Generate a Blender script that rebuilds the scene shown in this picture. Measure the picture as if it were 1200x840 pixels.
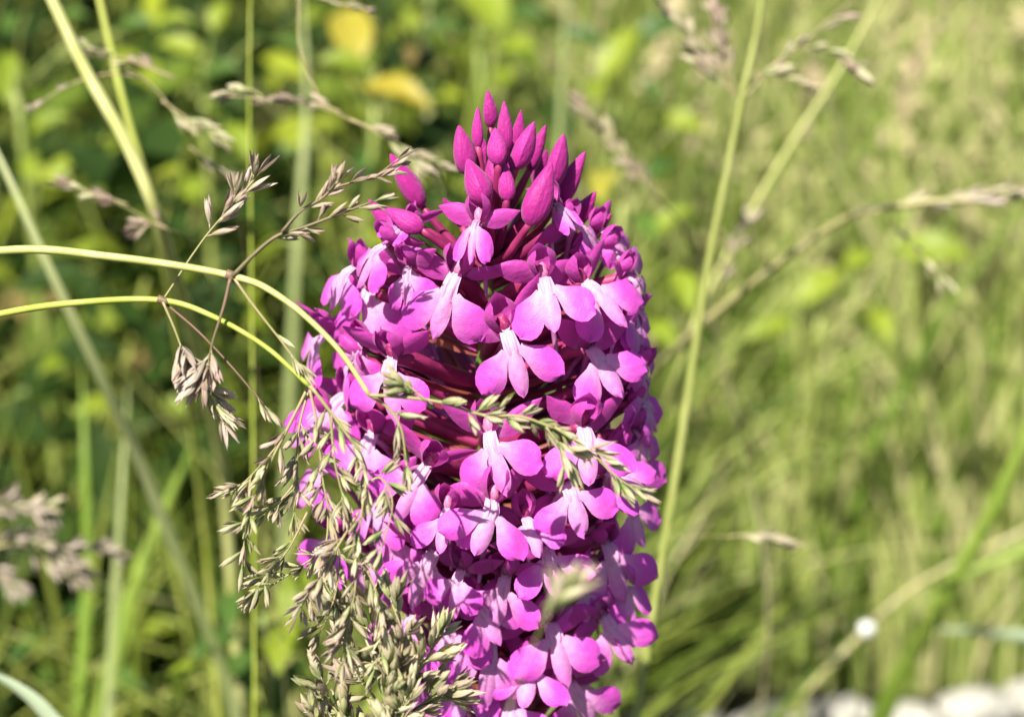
import bpy, math, random
import numpy as np
from mathutils import Vector, Matrix, Quaternion, noise

for o in list(bpy.data.objects):
    bpy.data.objects.remove(o, do_unlink=True)
SC = bpy.context.scene
COL = SC.collection
R = math.radians
random.seed(11)

# ------------------------------------------------------------------ camera
PITCH = R(18.0)                      # looking down at the meadow
FPX = 2500.0                         # focal length in pixels of a 1200 px wide frame
DIST = 0.25                          # camera to orchid axis (m)
FWD = Vector((0, math.cos(PITCH), -math.sin(PITCH)))
RIGHT = Vector((1, 0, 0))
UP = RIGHT.cross(FWD).normalized()
ORCHID_MID = Vector((0, 0, 0.24))
CAM = ORCHID_MID - FWD * DIST - RIGHT * ((578 - 600) / FPX * DIST)

cam_data = bpy.data.cameras.new('camera')
cam = bpy.data.objects.new('camera', cam_data)
COL.objects.link(cam)
cam.location = CAM
cam.rotation_euler = (math.pi / 2 - PITCH, 0, 0)
cam_data.sensor_width = 36
cam_data.lens = 36 * FPX / 1200
cam_data.clip_start = 0.01
cam_data.clip_end = 900
cam_data.dof.use_dof = True
cam_data.dof.focus_distance = 0.2335
cam_data.dof.aperture_fstop = 22.0
SC.camera = cam

# ------------------------------------------------------------------ world, sun
SUN_EL, SUN_AZ = R(50), R(207)       # azimuth clockwise from +Y
world = bpy.data.worlds.new('World')
SC.world = world
world.use_nodes = True
wn = world.node_tree.nodes
sky = wn.new('ShaderNodeTexSky')
sky.sky_type = 'NISHITA'
sky.sun_disc = False
sky.sun_elevation = SUN_EL
sky.sun_rotation = SUN_AZ
wn['Background'].inputs['Strength'].default_value = 0.05
world.node_tree.links.new(sky.outputs[0], wn['Background'].inputs['Color'])

sd = bpy.data.lights.new('sun', 'SUN')
sd.energy = 5.0
sd.angle = R(0.5)
sd.color = (1.0, 0.94, 0.82)
sun = bpy.data.objects.new('sun', sd)
COL.objects.link(sun)
sdir = Vector((math.sin(SUN_AZ) * math.cos(SUN_EL), math.cos(SUN_AZ) * math.cos(SUN_EL), math.sin(SUN_EL)))
sun.rotation_euler = (-sdir).to_track_quat('-Z', 'Y').to_euler()
sun.location = sdir * 3

SC.view_settings.view_transform = 'Standard'
SC.view_settings.look = 'None'
SC.view_settings.gamma = 1
SC.view_settings.exposure = 1.0
SC.render.engine = 'CYCLES'
SC.cycles.max_bounces = 5
SC.cycles.diffuse_bounces = 1
SC.cycles.transmission_bounces = 3
SC.cycles.glossy_bounces = 2

# ------------------------------------------------------------------ helpers
def P(px, py, d):
    """a photograph pixel at depth d (m) along the optical axis"""
    return CAM + RIGHT * ((px - 600) / FPX * d) + UP * (-(py - 420) / FPX * d) + FWD * d

def tag(o, label=None, cat=None, group=None, kind=None):
    if label: o['label'] = label
    if cat: o['category'] = cat
    if group: o['group'] = group
    if kind: o['kind'] = kind
    return o

def empty(name, loc=(0, 0, 0)):
    o = bpy.data.objects.new(name, None)
    COL.objects.link(o)
    o.location = loc
    o.empty_display_size = 0.01
    return o

class MB:
    def __init__(self):
        self.v = []; self.f = []; self.a = []        # a: per-vertex (along, edge, random)
    def grid(self, rows, attr=None):
        """rows: list of equal-length vertex rows"""
        b = len(self.v); n = len(rows[0])
        for i, r in enumerate(rows):
            for j, p in enumerate(r):
                self.v.append(tuple(p))
                self.a.append(attr[i][j] if attr else (i / max(1, len(rows) - 1), abs(2 * j / max(1, n - 1) - 1), 0))
        for i in range(len(rows) - 1):
            for j in range(n - 1):
                k = b + i * n + j
                self.f.append((k, k + 1, k + n + 1, k + n))
    def tube(self, pts, rad, sides=7, cap=True, rnd=0.0):
        pts = [Vector(p) for p in pts]
        n = len(pts); b = len(self.v)
        t0 = (pts[1] - pts[0]).normalized()
        u = t0.orthogonal().normalized()
        for i, p in enumerate(pts):
            t = (pts[min(i + 1, n - 1)] - pts[max(i - 1, 0)])
            if t.length < 1e-9: t = t0
            t.normalize()
            u = (u - t * u.dot(t))
            if u.length < 1e-6: u = t.orthogonal()
            u.normalize()
            w = t.cross(u)
            r = rad[i] if hasattr(rad, '__len__') else rad
            for s in range(sides):
                a = 2 * math.pi * s / sides
                self.v.append(tuple(p + (u * math.cos(a) + w * math.sin(a)) * r))
                self.a.append((i / (n - 1), 0, rnd))
        for i in range(n - 1):
            for s in range(sides):
                k = b + i * sides; s2 = (s + 1) % sides
                self.f.append((k + s, k + s2, k + sides + s2, k + sides + s))
        if cap:
            self.f.append(tuple(b + s for s in reversed(range(sides))))
            self.f.append(tuple(b + (n - 1) * sides + s for s in range(sides)))
    def mesh(self, name, mat, smooth=True):
        me = bpy.data.meshes.new(name)
        me.from_pydata(self.v, [], self.f)
        at = me.attributes.new('shape', 'FLOAT_VECTOR', 'POINT')
        at.data.foreach_set('vector', np.array(self.a, dtype=np.float32).ravel())
        if smooth:
            me.polygons.foreach_set('use_smooth', [True] * len(me.polygons))
        if mat: me.materials.append(mat)
        me.update()
        return me

def obj(name, me, parent=None):
    o = bpy.data.objects.new(name, me)
    COL.objects.link(o)
    if parent: o.parent = parent
    return o

def spline(pts, step=None, n=None):
    """Catmull-Rom through pts"""
    pts = [Vector(p) for p in pts]
    if len(pts) == 2: pts = [pts[0], (pts[0] + pts[1]) / 2, pts[1]]
    out = []
    ext = [pts[0] * 2 - pts[1]] + pts + [pts[-1] * 2 - pts[-2]]
    per = n or 6
    for i in range(1, len(ext) - 2):
        p0, p1, p2, p3 = ext[i - 1], ext[i], ext[i + 1], ext[i + 2]
        for k in range(per):
            t = k / per
            out.append(0.5 * ((2 * p1) + (p2 - p0) * t + (2 * p0 - 5 * p1 + 4 * p2 - p3) * t * t + (3 * p1 - p0 - 3 * p2 + p3) * t ** 3))
    out.append(pts[-1])
    return out

def lerp_list(vals, n):
    return list(np.interp(np.linspace(0, 1, n), np.linspace(0, 1, len(vals)), vals))

# ------------------------------------------------------------------ materials
def srgb(r, g, b):
    f = lambda c: (c / 255 / 12.92) if c / 255 <= 0.04045 else ((c / 255 + 0.055) / 1.055) ** 2.4
    return (f(r), f(g), f(b), 1)

class NT:
    def __init__(self, name):
        self.m = bpy.data.materials.new(name)
        self.m.use_nodes = True
        self.t = self.m.node_tree
        self.n = self.t.nodes
        self.b = self.n['Principled BSDF']
        self.out = self.n['Material Output']
    def new(self, ty, **kw):
        x = self.n.new(ty)
        for k, v in kw.items():
            if k in ('inp',):
                for kk, vv in v.items(): x.inputs[kk].default_value = vv
            else: setattr(x, k, v)
        return x
    def link(self, a, b): self.t.links.new(a, b)
    def mix(self, fac, a, b, blend='MIX'):
        x = self.new('ShaderNodeMix', data_type='RGBA', blend_type=blend)
        for s, v in ((x.inputs[0], fac), (x.inputs[6], a), (x.inputs[7], b)):
            if hasattr(v, 'links') or hasattr(v, 'is_output'): self.link(v, s)
            else: s.default_value = v
        return x.outputs[2]
    def math(self, op, a, b=0.0, clamp=False):
        x = self.new('ShaderNodeMath', operation=op); x.use_clamp = clamp
        for s, v in ((x.inputs[0], a), (x.inputs[1], b)):
            if hasattr(v, 'is_output'): self.link(v, s)
            else: s.default_value = v
        return x.outputs[0]
    def maprange(self, v, a, b, c=0.0, d=1.0):
        x = self.new('ShaderNodeMapRange', interpolation_type='SMOOTHSTEP')
        self.link(v, x.inputs[0])
        for i, k in enumerate((a, b, c, d)): x.inputs[1 + i].default_value = k
        return x.outputs[0]
    def noise(self, vec, scale, detail=3, rough=0.55):
        x = self.new('ShaderNodeTexNoise', inp={'Scale': scale, 'Detail': detail, 'Roughness': rough})
        self.link(vec, x.inputs['Vector'])
        return x.outputs['Fac']
    def finish(self, color, rough=0.5, trans=0.0, tcolor=None, bump=None, bstr=0.2, bdist=0.0002, spec=0.4, sheen=0.0):
        self.b.inputs['Roughness'].default_value = rough
        self.b.inputs['Specular IOR Level'].default_value = spec
        if sheen:
            self.b.inputs['Sheen Weight'].default_value = sheen
        self.link(color, self.b.inputs['Base Color'])
        if bump is not None:
            bn = self.new('ShaderNodeBump', inp={'Strength': bstr, 'Distance': bdist})
            self.link(bump, bn.inputs['Height'])
            self.link(bn.outputs[0], self.b.inputs['Normal'])
        if trans:
            tr = self.new('ShaderNodeBsdfTranslucent')
            self.link(tcolor if tcolor is not None else color, tr.inputs['Color'])
            mx = self.new('ShaderNodeMixShader', inp={0: trans})
            self.link(self.b.outputs[0], mx.inputs[1]); self.link(tr.outputs[0], mx.inputs[2])
            self.link(mx.outputs[0], self.out.inputs['Surface'])
        return self.m

def petal_material(name, main, pale, deep, pale_r=(0.0010, 0.0048), pale_amt=0.9, trans=0.35, inner=None):
    t = NT(name)
    tc = t.new('ShaderNodeTexCoord')
    oi = t.new('ShaderNodeObjectInfo')
    obj_c = tc.outputs['Object']
    mp = t.new('ShaderNodeMapping', inp={'Scale': (1.0, 0.42, 0.5)}); t.link(obj_c, mp.inputs['Vector'])
    ln = t.new('ShaderNodeVectorMath', operation='LENGTH'); t.link(mp.outputs[0], ln.inputs[0])
    n1 = t.noise(obj_c, 900, 1)
    dist = t.math('ADD', ln.outputs['Value'], t.math('MULTIPLY', t.math('SUBTRACT', n1, 0.5), 0.0016))
    pf = t.math('MULTIPLY', t.maprange(dist, pale_r[1], pale_r[0]), pale_amt)
    # veins along the petal
    at = t.new('ShaderNodeAttribute', attribute_name='shape')
    sep = t.new('ShaderNodeSeparateXYZ'); t.link(at.outputs['Vector'], sep.inputs[0])
    vein = t.new('ShaderNodeTexWave', wave_type='BANDS', bands_direction='X', inp={'Scale': 6.0, 'Distortion': 2.5, 'Detail': 1.0, 'Detail Scale': 1.2})
    mv = t.new('ShaderNodeMapping', inp={'Scale': (90, 25, 90)}); t.link(obj_c, mv.inputs['Vector']); t.link(mv.outputs[0], vein.inputs['Vector'])
    c = t.mix(t.math('MULTIPLY', vein.outputs['Fac'], 0.22 if inner else 0.08), main, deep)
    n2 = t.noise(obj_c, 260, 2)
    c = t.mix(t.math('MULTIPLY', n2, 0.25), c, deep)
    rnd = t.maprange(oi.outputs['Random'], 0.0, 1.0, 0.0, 0.30)
    c = t.mix(rnd, c, deep)
    c = t.mix(pf, c, pale)
    if inner:
        # dark maroon streaks deep in the hood
        ig = t.maprange(ln.outputs['Value'], 0.0019, 0.0004)
        c = t.mix(t.math('MULTIPLY', ig, 0.85), c, inner)
    fine = t.noise(tc.outputs['Generated'] if name == 'bud_skin' else obj_c, 40 if name == 'bud_skin' else 5200, 1)
    coarse = t.noise(tc.outputs['Generated'] if name == 'bud_skin' else obj_c, 6 if name == 'bud_skin' else 700, 1)
    b = t.math('ADD', t.math('MULTIPLY', fine, 0.35), coarse)
    return t.finish(c, rough=0.48, trans=trans, bump=b, bstr=0.6, bdist=0.0003, spec=0.35, sheen=0.15)

MAIN = (0.60, 0.065, 0.545, 1)
DEEP = (0.40, 0.014, 0.33, 1)
PALE = (0.93, 0.62, 0.86, 1)
M = {}
M['lip'] = petal_material('petal_lip', (0.82, 0.115, 0.71, 1), PALE, (0.70, 0.06, 0.58, 1), (0.0, 0.0044), 0.85, 0.36)
M['sepal'] = petal_material('petal_sepal', (0.72, 0.09, 0.56, 1), PALE, (0.54, 0.035, 0.36, 1), (0.0001, 0.0022), 0.4, 0.45)
M['hood'] = petal_material('petal_hood', (0.72, 0.10, 0.57, 1), PALE, (0.54, 0.04, 0.36, 1), (0.0001, 0.0006), 0.1, 0.42, inner=(0.22, 0.01, 0.10, 1))
M['bud'] = petal_material('bud_skin', (0.50, 0.022, 0.31, 1), PALE, (0.24, 0.005, 0.11, 1), (0.0001, 0.0003), 0.0, 0.12)

def stem_material(name, c1, c2, scale=300, rough=0.45, trans=0.0, zband=None, streak=True):
    t = NT(name)
    tc = t.new('ShaderNodeTexCoord')
    oi = t.new('ShaderNodeObjectInfo')
    mp = t.new('ShaderNodeMapping', inp={'Scale': (1, 1, 0.15) if streak else (1, 1, 1)}); t.link(tc.outputs['Object'], mp.inputs['Vector'])
    n = t.noise(mp.outputs[0], scale, 4)
    f = t.maprange(t.math('ADD', n, t.math('MULTIPLY', t.math('SUBTRACT', oi.outputs['Random'], 0.5), 0.25)), 0.36, 0.66)
    c = t.mix(f, c1, c2)
    return t.finish(c, rough=rough, trans=trans, bump=n, bstr=0.3, bdist=0.0002, spec=0.35)

M['ovary'] = stem_material('ovary_skin', (0.20, 0.015, 0.085, 1), (0.34, 0.035, 0.13, 1), 420)
M['bract'] = stem_material('bract_skin', (0.23, 0.035, 0.06, 1), (0.36, 0.13, 0.07, 1), 300, trans=0.25)
M['spur'] = stem_material('spur_skin', (0.58, 0.20, 0.50, 1), (0.66, 0.38, 0.58, 1), 500, trans=0.2)
M['column'] = stem_material('column_skin', (0.30, 0.02, 0.12, 1), (0.62, 0.22, 0.42, 1), 1500)
M['orchid_stem'] = stem_material('orchid_stem_skin', (0.10, 0.17, 0.03, 1), (0.22, 0.10, 0.08, 1), 120)
M['orchid_leaf'] = stem_material('orchid_leaf_skin', (0.055, 0.13, 0.022, 1), (0.09, 0.19, 0.035, 1), 90, trans=0.25)
M['culm_pale'] = stem_material('culm_pale_green', (0.42, 0.44, 0.14, 1), (0.52, 0.52, 0.22, 1), 350)
M['culm_lime'] = stem_material('culm_lime_green', (0.33, 0.40, 0.05, 1), (0.42, 0.46, 0.10, 1), 350)
M['culm_green'] = stem_material('culm_mid_green', (0.20, 0.27, 0.05, 1), (0.32, 0.36, 0.10, 1), 250)
M['culm_straw'] = stem_material('culm_straw', (0.34, 0.31, 0.13, 1), (0.46, 0.42, 0.24, 1), 250)
M['culm_olive'] = stem_material('culm_olive', (0.25, 0.28, 0.07, 1), (0.36, 0.38, 0.13, 1), 250)
M['culm_dark'] = stem_material('branch_purplish', (0.13, 0.11, 0.05, 1), (0.22, 0.13, 0.10, 1), 350)
M['branch'] = stem_material('branch_olive', (0.27, 0.27, 0.10, 1), (0.36, 0.28, 0.16, 1), 450)
M['blade_pale'] = stem_material('blade_pale', (0.30, 0.36, 0.13, 1), (0.40, 0.44, 0.20, 1), 60, trans=0.25)
M['blade_lime'] = stem_material('blade_lime', (0.20, 0.31, 0.04, 1), (0.30, 0.40, 0.07, 1), 60, trans=0.3)
M['blade_bluish'] = stem_material('blade_bluish', (0.30, 0.38, 0.24, 1), (0.42, 0.48, 0.33, 1), 60, trans=0.2)
M['leaf_lime'] = stem_material('leaf_lime', (0.20, 0.28, 0.02, 1), (0.30, 0.37, 0.035, 1), 60, trans=0.35, streak=False)
M['leaf_yellow'] = stem_material('leaf_yellow', (0.38, 0.30, 0.03, 1), (0.38, 0.37, 0.05, 1), 50, trans=0.3, streak=False)
M['leaf_green'] = stem_material('leaf_green', (0.05, 0.11, 0.02, 1), (0.11, 0.20, 0.03, 1), 60, trans=0.3, streak=False)
M['leaf_brown'] = stem_material('leaf_brown', (0.16, 0.11, 0.04, 1), (0.26, 0.21, 0.07, 1), 60, trans=0.25, streak=False)

def spikelet_material(name, base, mid, edge, edge_amt=0.8):
    t = NT(name)
    at = t.new('ShaderNodeAttribute', attribute_name='shape')
    sep = t.new('ShaderNodeSeparateXYZ'); t.link(at.outputs['Vector'], sep.inputs[0])
    oi = t.new('ShaderNodeObjectInfo')
    tc = t.new('ShaderNodeTexCoord')
    n = t.noise(tc.outputs['Object'], 1800, 3)
    along = t.math('ADD', sep.outputs['X'], t.math('MULTIPLY', t.math('SUBTRACT', n, 0.5), 0.5))
    c = t.mix(t.maprange(along, 0.1, 0.75), base, mid)
    ef = t.maprange(t.math('ADD', t.math('MULTIPLY', sep.outputs['Y'], 0.6), t.math('MULTIPLY', along, 0.55)), 0.55, 0.95)
    c = t.mix(t.math('MULTIPLY', ef, edge_amt), c, edge)
    r2 = t.math('ADD', t.math('MULTIPLY', oi.outputs['Random'], 0.6), t.math('MULTIPLY', sep.outputs['Z'], 0.4))
    c = t.mix(t.maprange(r2, 0.1, 0.9, 0.0, 0.4), c, edge)
    # keel and fine nerves
    w = t.math('SINE', t.math('MULTIPLY', sep.outputs['Y'], 16.0))
    c = t.mix(t.math('MULTIPLY', t.maprange(w, 0.3, 1.0), 0.25), c, base)
    return t.finish(c, rough=0.45, trans=0.28, bump=w, bstr=0.25, bdist=0.0001, spec=0.35)

M['sp_green'] = spikelet_material('spikelet_green', (0.20, 0.30, 0.07, 1), (0.52, 0.56, 0.28, 1), (0.54, 0.34, 0.30, 1), 0.55)
M['sp_tan'] = spikelet_material('spikelet_tan', (0.31, 0.37, 0.15, 1), (0.60, 0.58, 0.38, 1), (0.48, 0.29, 0.28, 1), 0.7)
M['sp_purple'] = spikelet_material('spikelet_purplish', (0.40, 0.36, 0.19, 1), (0.58, 0.49, 0.38, 1), (0.38, 0.22, 0.23, 1), 0.75)
M['sp_pale'] = spikelet_material('spikelet_pale', (0.36, 0.44, 0.14, 1), (0.74, 0.71, 0.46, 1), (0.58, 0.40, 0.34, 1), 0.5)
M['sp_brown'] = spikelet_material('spikelet_brown', (0.42, 0.38, 0.26, 1), (0.64, 0.55, 0.46, 1), (0.48, 0.36, 0.34, 1), 0.6)

def stuff_material(name, stops, rough=0.5, trans=0.3):
    t = NT(name)
    at = t.new('ShaderNodeAttribute', attribute_name='tint')
    cr = t.new('ShaderNodeValToRGB')
    el = cr.color_ramp.elements
    while len(el) < len(stops): el.new(0.5)
    for e, (p, c) in zip(el, stops):
        e.position = p; e.color = c
    t.link(at.outputs['Fac'], cr.inputs[0])
    tc = t.new('ShaderNodeTexCoord')
    n = t.noise(tc.outputs['Object'], 70, 3)
    c = t.mix(t.math('MULTIPLY', n, 0.25), cr.outputs[0], (0.03, 0.045, 0.01, 1))
    return t.finish(c, rough=0.62, trans=trans, spec=0.12)

def ground_material():
    t = NT('soil')
    tc = t.new('ShaderNodeTexCoord')
    n = t.noise(tc.outputs['Object'], 22, 6, 0.65)
    n2 = t.noise(tc.outputs['Object'], 2.5, 4)
    c = t.mix(t.maprange(n, 0.35, 0.7), (0.022, 0.019, 0.011, 1), (0.055, 0.06, 0.022, 1))
    c = t.mix(t.maprange(n2, 0.4, 0.7), c, (0.05, 0.065, 0.02, 1))
    return t.finish(c, rough=0.95, bump=n, bstr=0.9, bdist=0.02, spec=0.1)
M['ground'] = ground_material()

def stone_material():
    t = NT('pale_stone')
    tc = t.new('ShaderNodeTexCoord')
    n = t.noise(tc.outputs['Object'], 160, 6, 0.7)
    n2 = t.noise(tc.outputs['Object'], 45, 3)
    c = t.mix(t.maprange(n, 0.3, 0.7), (0.30, 0.29, 0.25, 1), (0.58, 0.56, 0.51, 1))
    c = t.mix(t.maprange(n2, 0.58, 0.75, 0, 0.6), c, (0.30, 0.28, 0.18, 1))
    return t.finish(c, rough=0.85, bump=n, bstr=0.7, bdist=0.002, spec=0.2)
M['stone'] = stone_material()
def white_material():
    t = NT('white_glint')
    tc = t.new('ShaderNodeTexCoord')
    n = t.noise(tc.outputs['Object'], 900, 3)
    c = t.mix(n, (0.80, 0.80, 0.78, 1), (0.88, 0.88, 0.87, 1))  # highlight put into the base colour as near-white
    return t.finish(c, rough=0.25, bump=n, bstr=0.2, bdist=0.0002, spec=0.6)
M['white'] = white_material()

# ------------------------------------------------------------------ ground
def gz(x, y):
    v = 0.0
    if y > 0.9: v += 0.10 * (1 - math.exp(-(y - 0.9) * 0.9))
    return v + 0.008 * (noise.noise(Vector((x * 7, y * 7, 0))) + 0.5 * noise.noise(Vector((x * 19, y * 19, 3))))
def build_ground():
    def axis(near, far, n, m):
        a = list(np.linspace(-near, near, n))
        g = list(np.geomspace(near, far, m)[1:])
        return [-x for x in reversed(g)] + a + g
    xs = axis(2.2, 300, 90, 20); ys = axis(3.2, 300, 120, 20)
    b = MB()
    b.grid([[(x, y, gz(x, y)) for x in xs] for y in ys])
    o = obj('ground', b.mesh('ground', M['ground']))
    b.f = []
    tag(o, 'dark soil ground under the meadow grass', 'ground', kind='structure')
    if 'category' in o: pass
build_ground()

# ------------------------------------------------------------------ the orchid
def orchid_cx(py): return np.interp(py, [100, 250, 400, 550, 700, 840], [578, 576, 566, 570, 590, 606])
def axis_point_px(py):
    d = P(orchid_cx(py), py, 1.0) - CAM
    k = -CAM.y / d.y
    return CAM + d * k
AX = [axis_point_px(y) for y in range(90, 1000, 10)]
AXZ = [p.z for p in AX]
def axis_at(z):
    x = float(np.interp(z, AXZ[::-1], [p.x for p in AX][::-1]))
    return Vector((x, 0, z))
PYZ = list(range(90, 1000, 10))
def py_at(z): return float(np.interp(z, AXZ[::-1], PYZ[::-1]))
def env_r(z):
    py = py_at(z)
    return float(np.interp(py, [100, 150, 180, 230, 300, 400, 520, 620, 720, 840], [4, 20, 52, 102, 150, 178, 180, 164, 138, 108])) * 0.0001
def surface_hit(px, py, k=0.86):
    best = None
    for i in range(160):
        d = DIST - 0.035 + i * 0.0004
        p = P(px, py, d)
        a = axis_at(p.z)
        r = math.hypot(p.x - a.x, p.y - a.y) / max(1e-5, env_r(p.z) * k)
        if best is None or r < best[0]: best = (r, p)
        if r <= 1.0: return p
    return best[1]

MM = 0.001
def lobe(b, base, ang, length, w0, wmax, curl, droop, rng, tip=0.0, nt=9, nw=6, cup=0.25):
    """a petal lobe in the lip plane; ang measured from straight down"""
    d = Vector((math.sin(ang), -math.cos(ang), 0)); s = Vector((math.cos(ang), math.sin(ang), 0))
    rows = []; wob = [rng.uniform(-0.16, 0.16) for _ in range(4)]
    for i in range(nt):
        t = i / (nt - 1)
        tt = 1 - (1 - t) ** 1.25
        g = min(1, tt / 0.58)
        w = (w0 + (wmax - w0) * (g * g * (3 - 2 * g)))
        if tt > 0.58:
            q = (tt - 0.58) / 0.42
            w *= math.sqrt(max(0.0, 1 - q ** 2.3)) * (1 - tip * q) + 0.02
        row = []
        for j in range(nw):
            e = 2 * j / (nw - 1) - 1
            ez = -curl * tt * tt * length * 0.5 - cup * abs(e) ** 2 * w * 0.5 + droop * tt * length + 0.16 * w * math.sin(3.1 * e + 5 * tt + 9 * wob[0]) * wob[1] * 3
            # slightly ragged outer rim
            ln = length * tt + (0.25 * math.sin(e * 5 + wob[2] * 20) * (tt ** 6))
            p = Vector(base) + d * ln + s * (e * w * 0.5) + Vector((0, 0, ez))
            row.append(p * MM)
        rows.append(row)
    b.grid(rows)

def lip_mesh(k):
    rng = random.Random(100 + k)
    b = MB()
    aL = R(rng.uniform(40, 54)); aR = R(rng.uniform(40, 54))
    c = rng.uniform(0.15, 0.8); dr = rng.uniform(-0.08, 0.2)
    L = rng.uniform(5.4, 6.2)
    lobe(b, (-0.95, -2.0, 0.8), -aL, L, 1.1, rng.uniform(3.6, 4.4), c, dr, rng)
    lobe(b, (0.95, -2.0, 0.8), aR, L * rng.uniform(0.94, 1.05), 1.1, rng.uniform(3.6, 4.4), c * rng.uniform(0.6, 1.4), dr, rng)
    lobe(b, (0, -1.3, 0.95), R(rng.uniform(-7, 7)), rng.uniform(5.6, 6.4), 1.55, rng.uniform(2.1, 2.8), c * 0.7, dr * 0.5, rng, tip=0.25, cup=0.45)
    # claw of the lip with its two pale upright ridges
    b.grid([[Vector((x * w, y, z - 0.10 * x * x)) * MM for x in (-1, -0.5, 0, 0.5, 1)] for (y, z, w) in ((0.4, -0.5, 0.75), (-0.3, 0.2, 0.9), (-1.1, 0.68, 1.0), (-1.9, 0.84, 1.12), (-2.7, 0.78, 0.8), (-3.1, 0.6, 0.3))])
    for s in (-1, 1):
        b.grid([[Vector((s * x, y, z)) * MM for (x, z) in ((x0 - 0.3, z0 - .05), (x0 - .13, z0 + h * .75), (x0, z0 + h), (x0 + .13, z0 + h * .75), (x0 + 0.3, z0 - .05))] for (y, x0, z0, h) in ((0.1, 0.42, -0.1, 0.05), (-0.5, 0.46, 0.35, 0.35), (-1.1, 0.48, 0.68, 0.5), (-1.7, 0.46, 0.84, 0.42), (-2.3, 0.4, 0.84, 0.2), (-2.8, 0.34, 0.78, -0.1))])
    return b.mesh('lip', M['lip'])

def spoon(b, base, tipv, side, normal, wmax, cup, arch, nt=8, nw=6, point=0.7, wpos=0.45):
    """a pointed, cupped petal from base to tip"""
    base = Vector(base); tipv = Vector(tipv); side = Vector(side).normalized(); normal = Vector(normal).normalized()
    rows = []
    for i in range(nt):
        t = i / (nt - 1)
        if t < wpos: w = 0.42 + 0.58 * math.sin(t / wpos * math.pi / 2)
        else:
            q = (t - wpos) / (1 - wpos)
            w = (1 - q ** 2) ** point + 0.015
        row = []
        for j in range(nw):
            e = 2 * j / (nw - 1) - 1
            p = base.lerp(tipv, t) + side * (e * w * wmax * 0.5) + normal * (arch * math.sin(t * math.pi) - cup * (e * e) * w * wmax * 0.5)
            row.append(p * MM)
        rows.append(row)
    b.grid(rows)

def hood_mesh(k):
    rng = random.Random(200 + k); b = MB()
    j = lambda a: rng.uniform(-a, a)
    # dorsal sepal arching forward, two petals closing the sides of the helmet
    spoon(b, (0, 0.0, -1.4), (j(.4), 4.9 + j(.5), 2.6 + j(.5)), (1, 0, 0), (0, 0.8, -0.75), 4.1, 0.55, 1.5, point=1.0)
    spoon(b, (-0.6, -0.1, -0.9), (-0.9 + j(.3), 4.1 + j(.4), 2.9), (0.25, -0.35, 0.9), (-1, 0.35, -0.2), 2.9, 0.5, 1.5)
    spoon(b, (0.6, -0.1, -0.9), (0.9 + j(.3), 4.1 + j(.4), 2.9), (-0.25, -0.35, 0.9), (1, 0.35, -0.2), 2.9, 0.5, 1.5)
    return b.mesh('hood', M['hood'])

def sepal_mesh(k, s):
    rng = random.Random(300 + k * 2 + (s > 0)); b = MB()
    j = lambda a: rng.uniform(-a, a)
    spoon(b, (s * 0.5, 0.2, -0.9), (s * (6.2 + j(.9)), 2.5 + j(1.8), -0.3 + j(1.4)), (s * -0.2, 0.85, 0.45 + j(.3)), (0, 0.35, 0.9), 3.1 + j(.3), 0.45, 0.6 + j(.7), point=1.25, wpos=.4)
    return b.mesh('sepal', M['sepal'])

def spur_mesh(k):
    rng = random.Random(400 + k); b = MB()
    sx = rng.uniform(-1.5, 1.5)
    pts = spline([Vector(p) * MM for p in ((0, -0.4, -.4), (sx * .3, -1.8, -2.8), (sx, -4.0, -6.0), (sx * 1.4, -6.5, -8.6), (sx * 1.5, -8.0, -9.6))], n=4)
    b.tube(pts, lerp_list([0.55 * MM, 0.4 * MM, 0.36 * MM, 0.34 * MM, 0.22 * MM], len(pts)), 6)
    return b.mesh('spur', M['spur'])

def column_mesh():
    b = MB()
    pts = [Vector(p) * MM for p in ((0, -0.3, -1.6), (0, 0.3, -1.1), (0, 1.0, -0.6), (0, 1.6, -0.3), (0, 2.0, -0.2))]
    b.tube(pts, [0.7 * MM, 0.85 * MM, 0.8 * MM, 0.55 * MM, 0.1 * MM], 8)
    return b.mesh('column', M['column'])

NV = 10
LIPS = [lip_mesh(k) for k in range(NV)]
HOODS = [hood_mesh(k) for k in range(NV)]
SEPL = [sepal_mesh(k, -1) for k in range(NV)]
SEPR = [sepal_mesh(k, 1) for k in range(NV)]
SPURS = [spur_mesh(k) for k in range(4)]
COLUMN = column_mesh()

orchid = empty('orchid', (axis_at(0.0).x, 0, 0))
OX = orchid.location.copy()
tag(orchid, 'magenta pink pyramidal orchid with a dense spike of three-lobed flowers', 'orchid')
b = MB()
ztop = axis_point_px(165).z
sp = [axis_at(z) - OX for z in np.linspace(-0.004, ztop, 30)]
b.tube(sp, lerp_list([2.6 * MM, 2.2 * MM, 1.9 * MM, 1.5 * MM, 0.7 * MM], 30), 10)
obj('stem', b.mesh('stem', M['orchid_stem']), orchid)
for i, (a, h, L, w) in enumerate(((20, 0.012, .13, .016), (140, 0.016, .12, .015), (260, 0.022, .11, .014), (80, 0.05, .08, .010), (200, 0.08, .06, .008), (330, 0.11, .045, .006))):
    b = MB(); rows = []
    d = Vector((math.cos(R(a)), math.sin(R(a)), 0)); s = Vector((-d.y, d.x, 0))
    for k in range(11):
        t = k / 10
        wd = w * (math.sin(math.pi * min(1, t * .75 + .2)) ** .8) * (1 - t ** 5) + 0.0003
        c = d * (0.0015 + L * (0.15 * t + 0.75 * t * t) * 0.8) + Vector((0, 0, h + L * (0.9 * t - 0.55 * t * t)))
        rows.append([c + s * (e * wd * .5) + Vector((0, 0, abs(e) * wd * .25)) for e in (-1, -.5, 0, .5, 1)])
    b.grid(rows)
    obj('leaf', b.mesh('leaf', M['orchid_leaf']), orchid)

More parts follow.
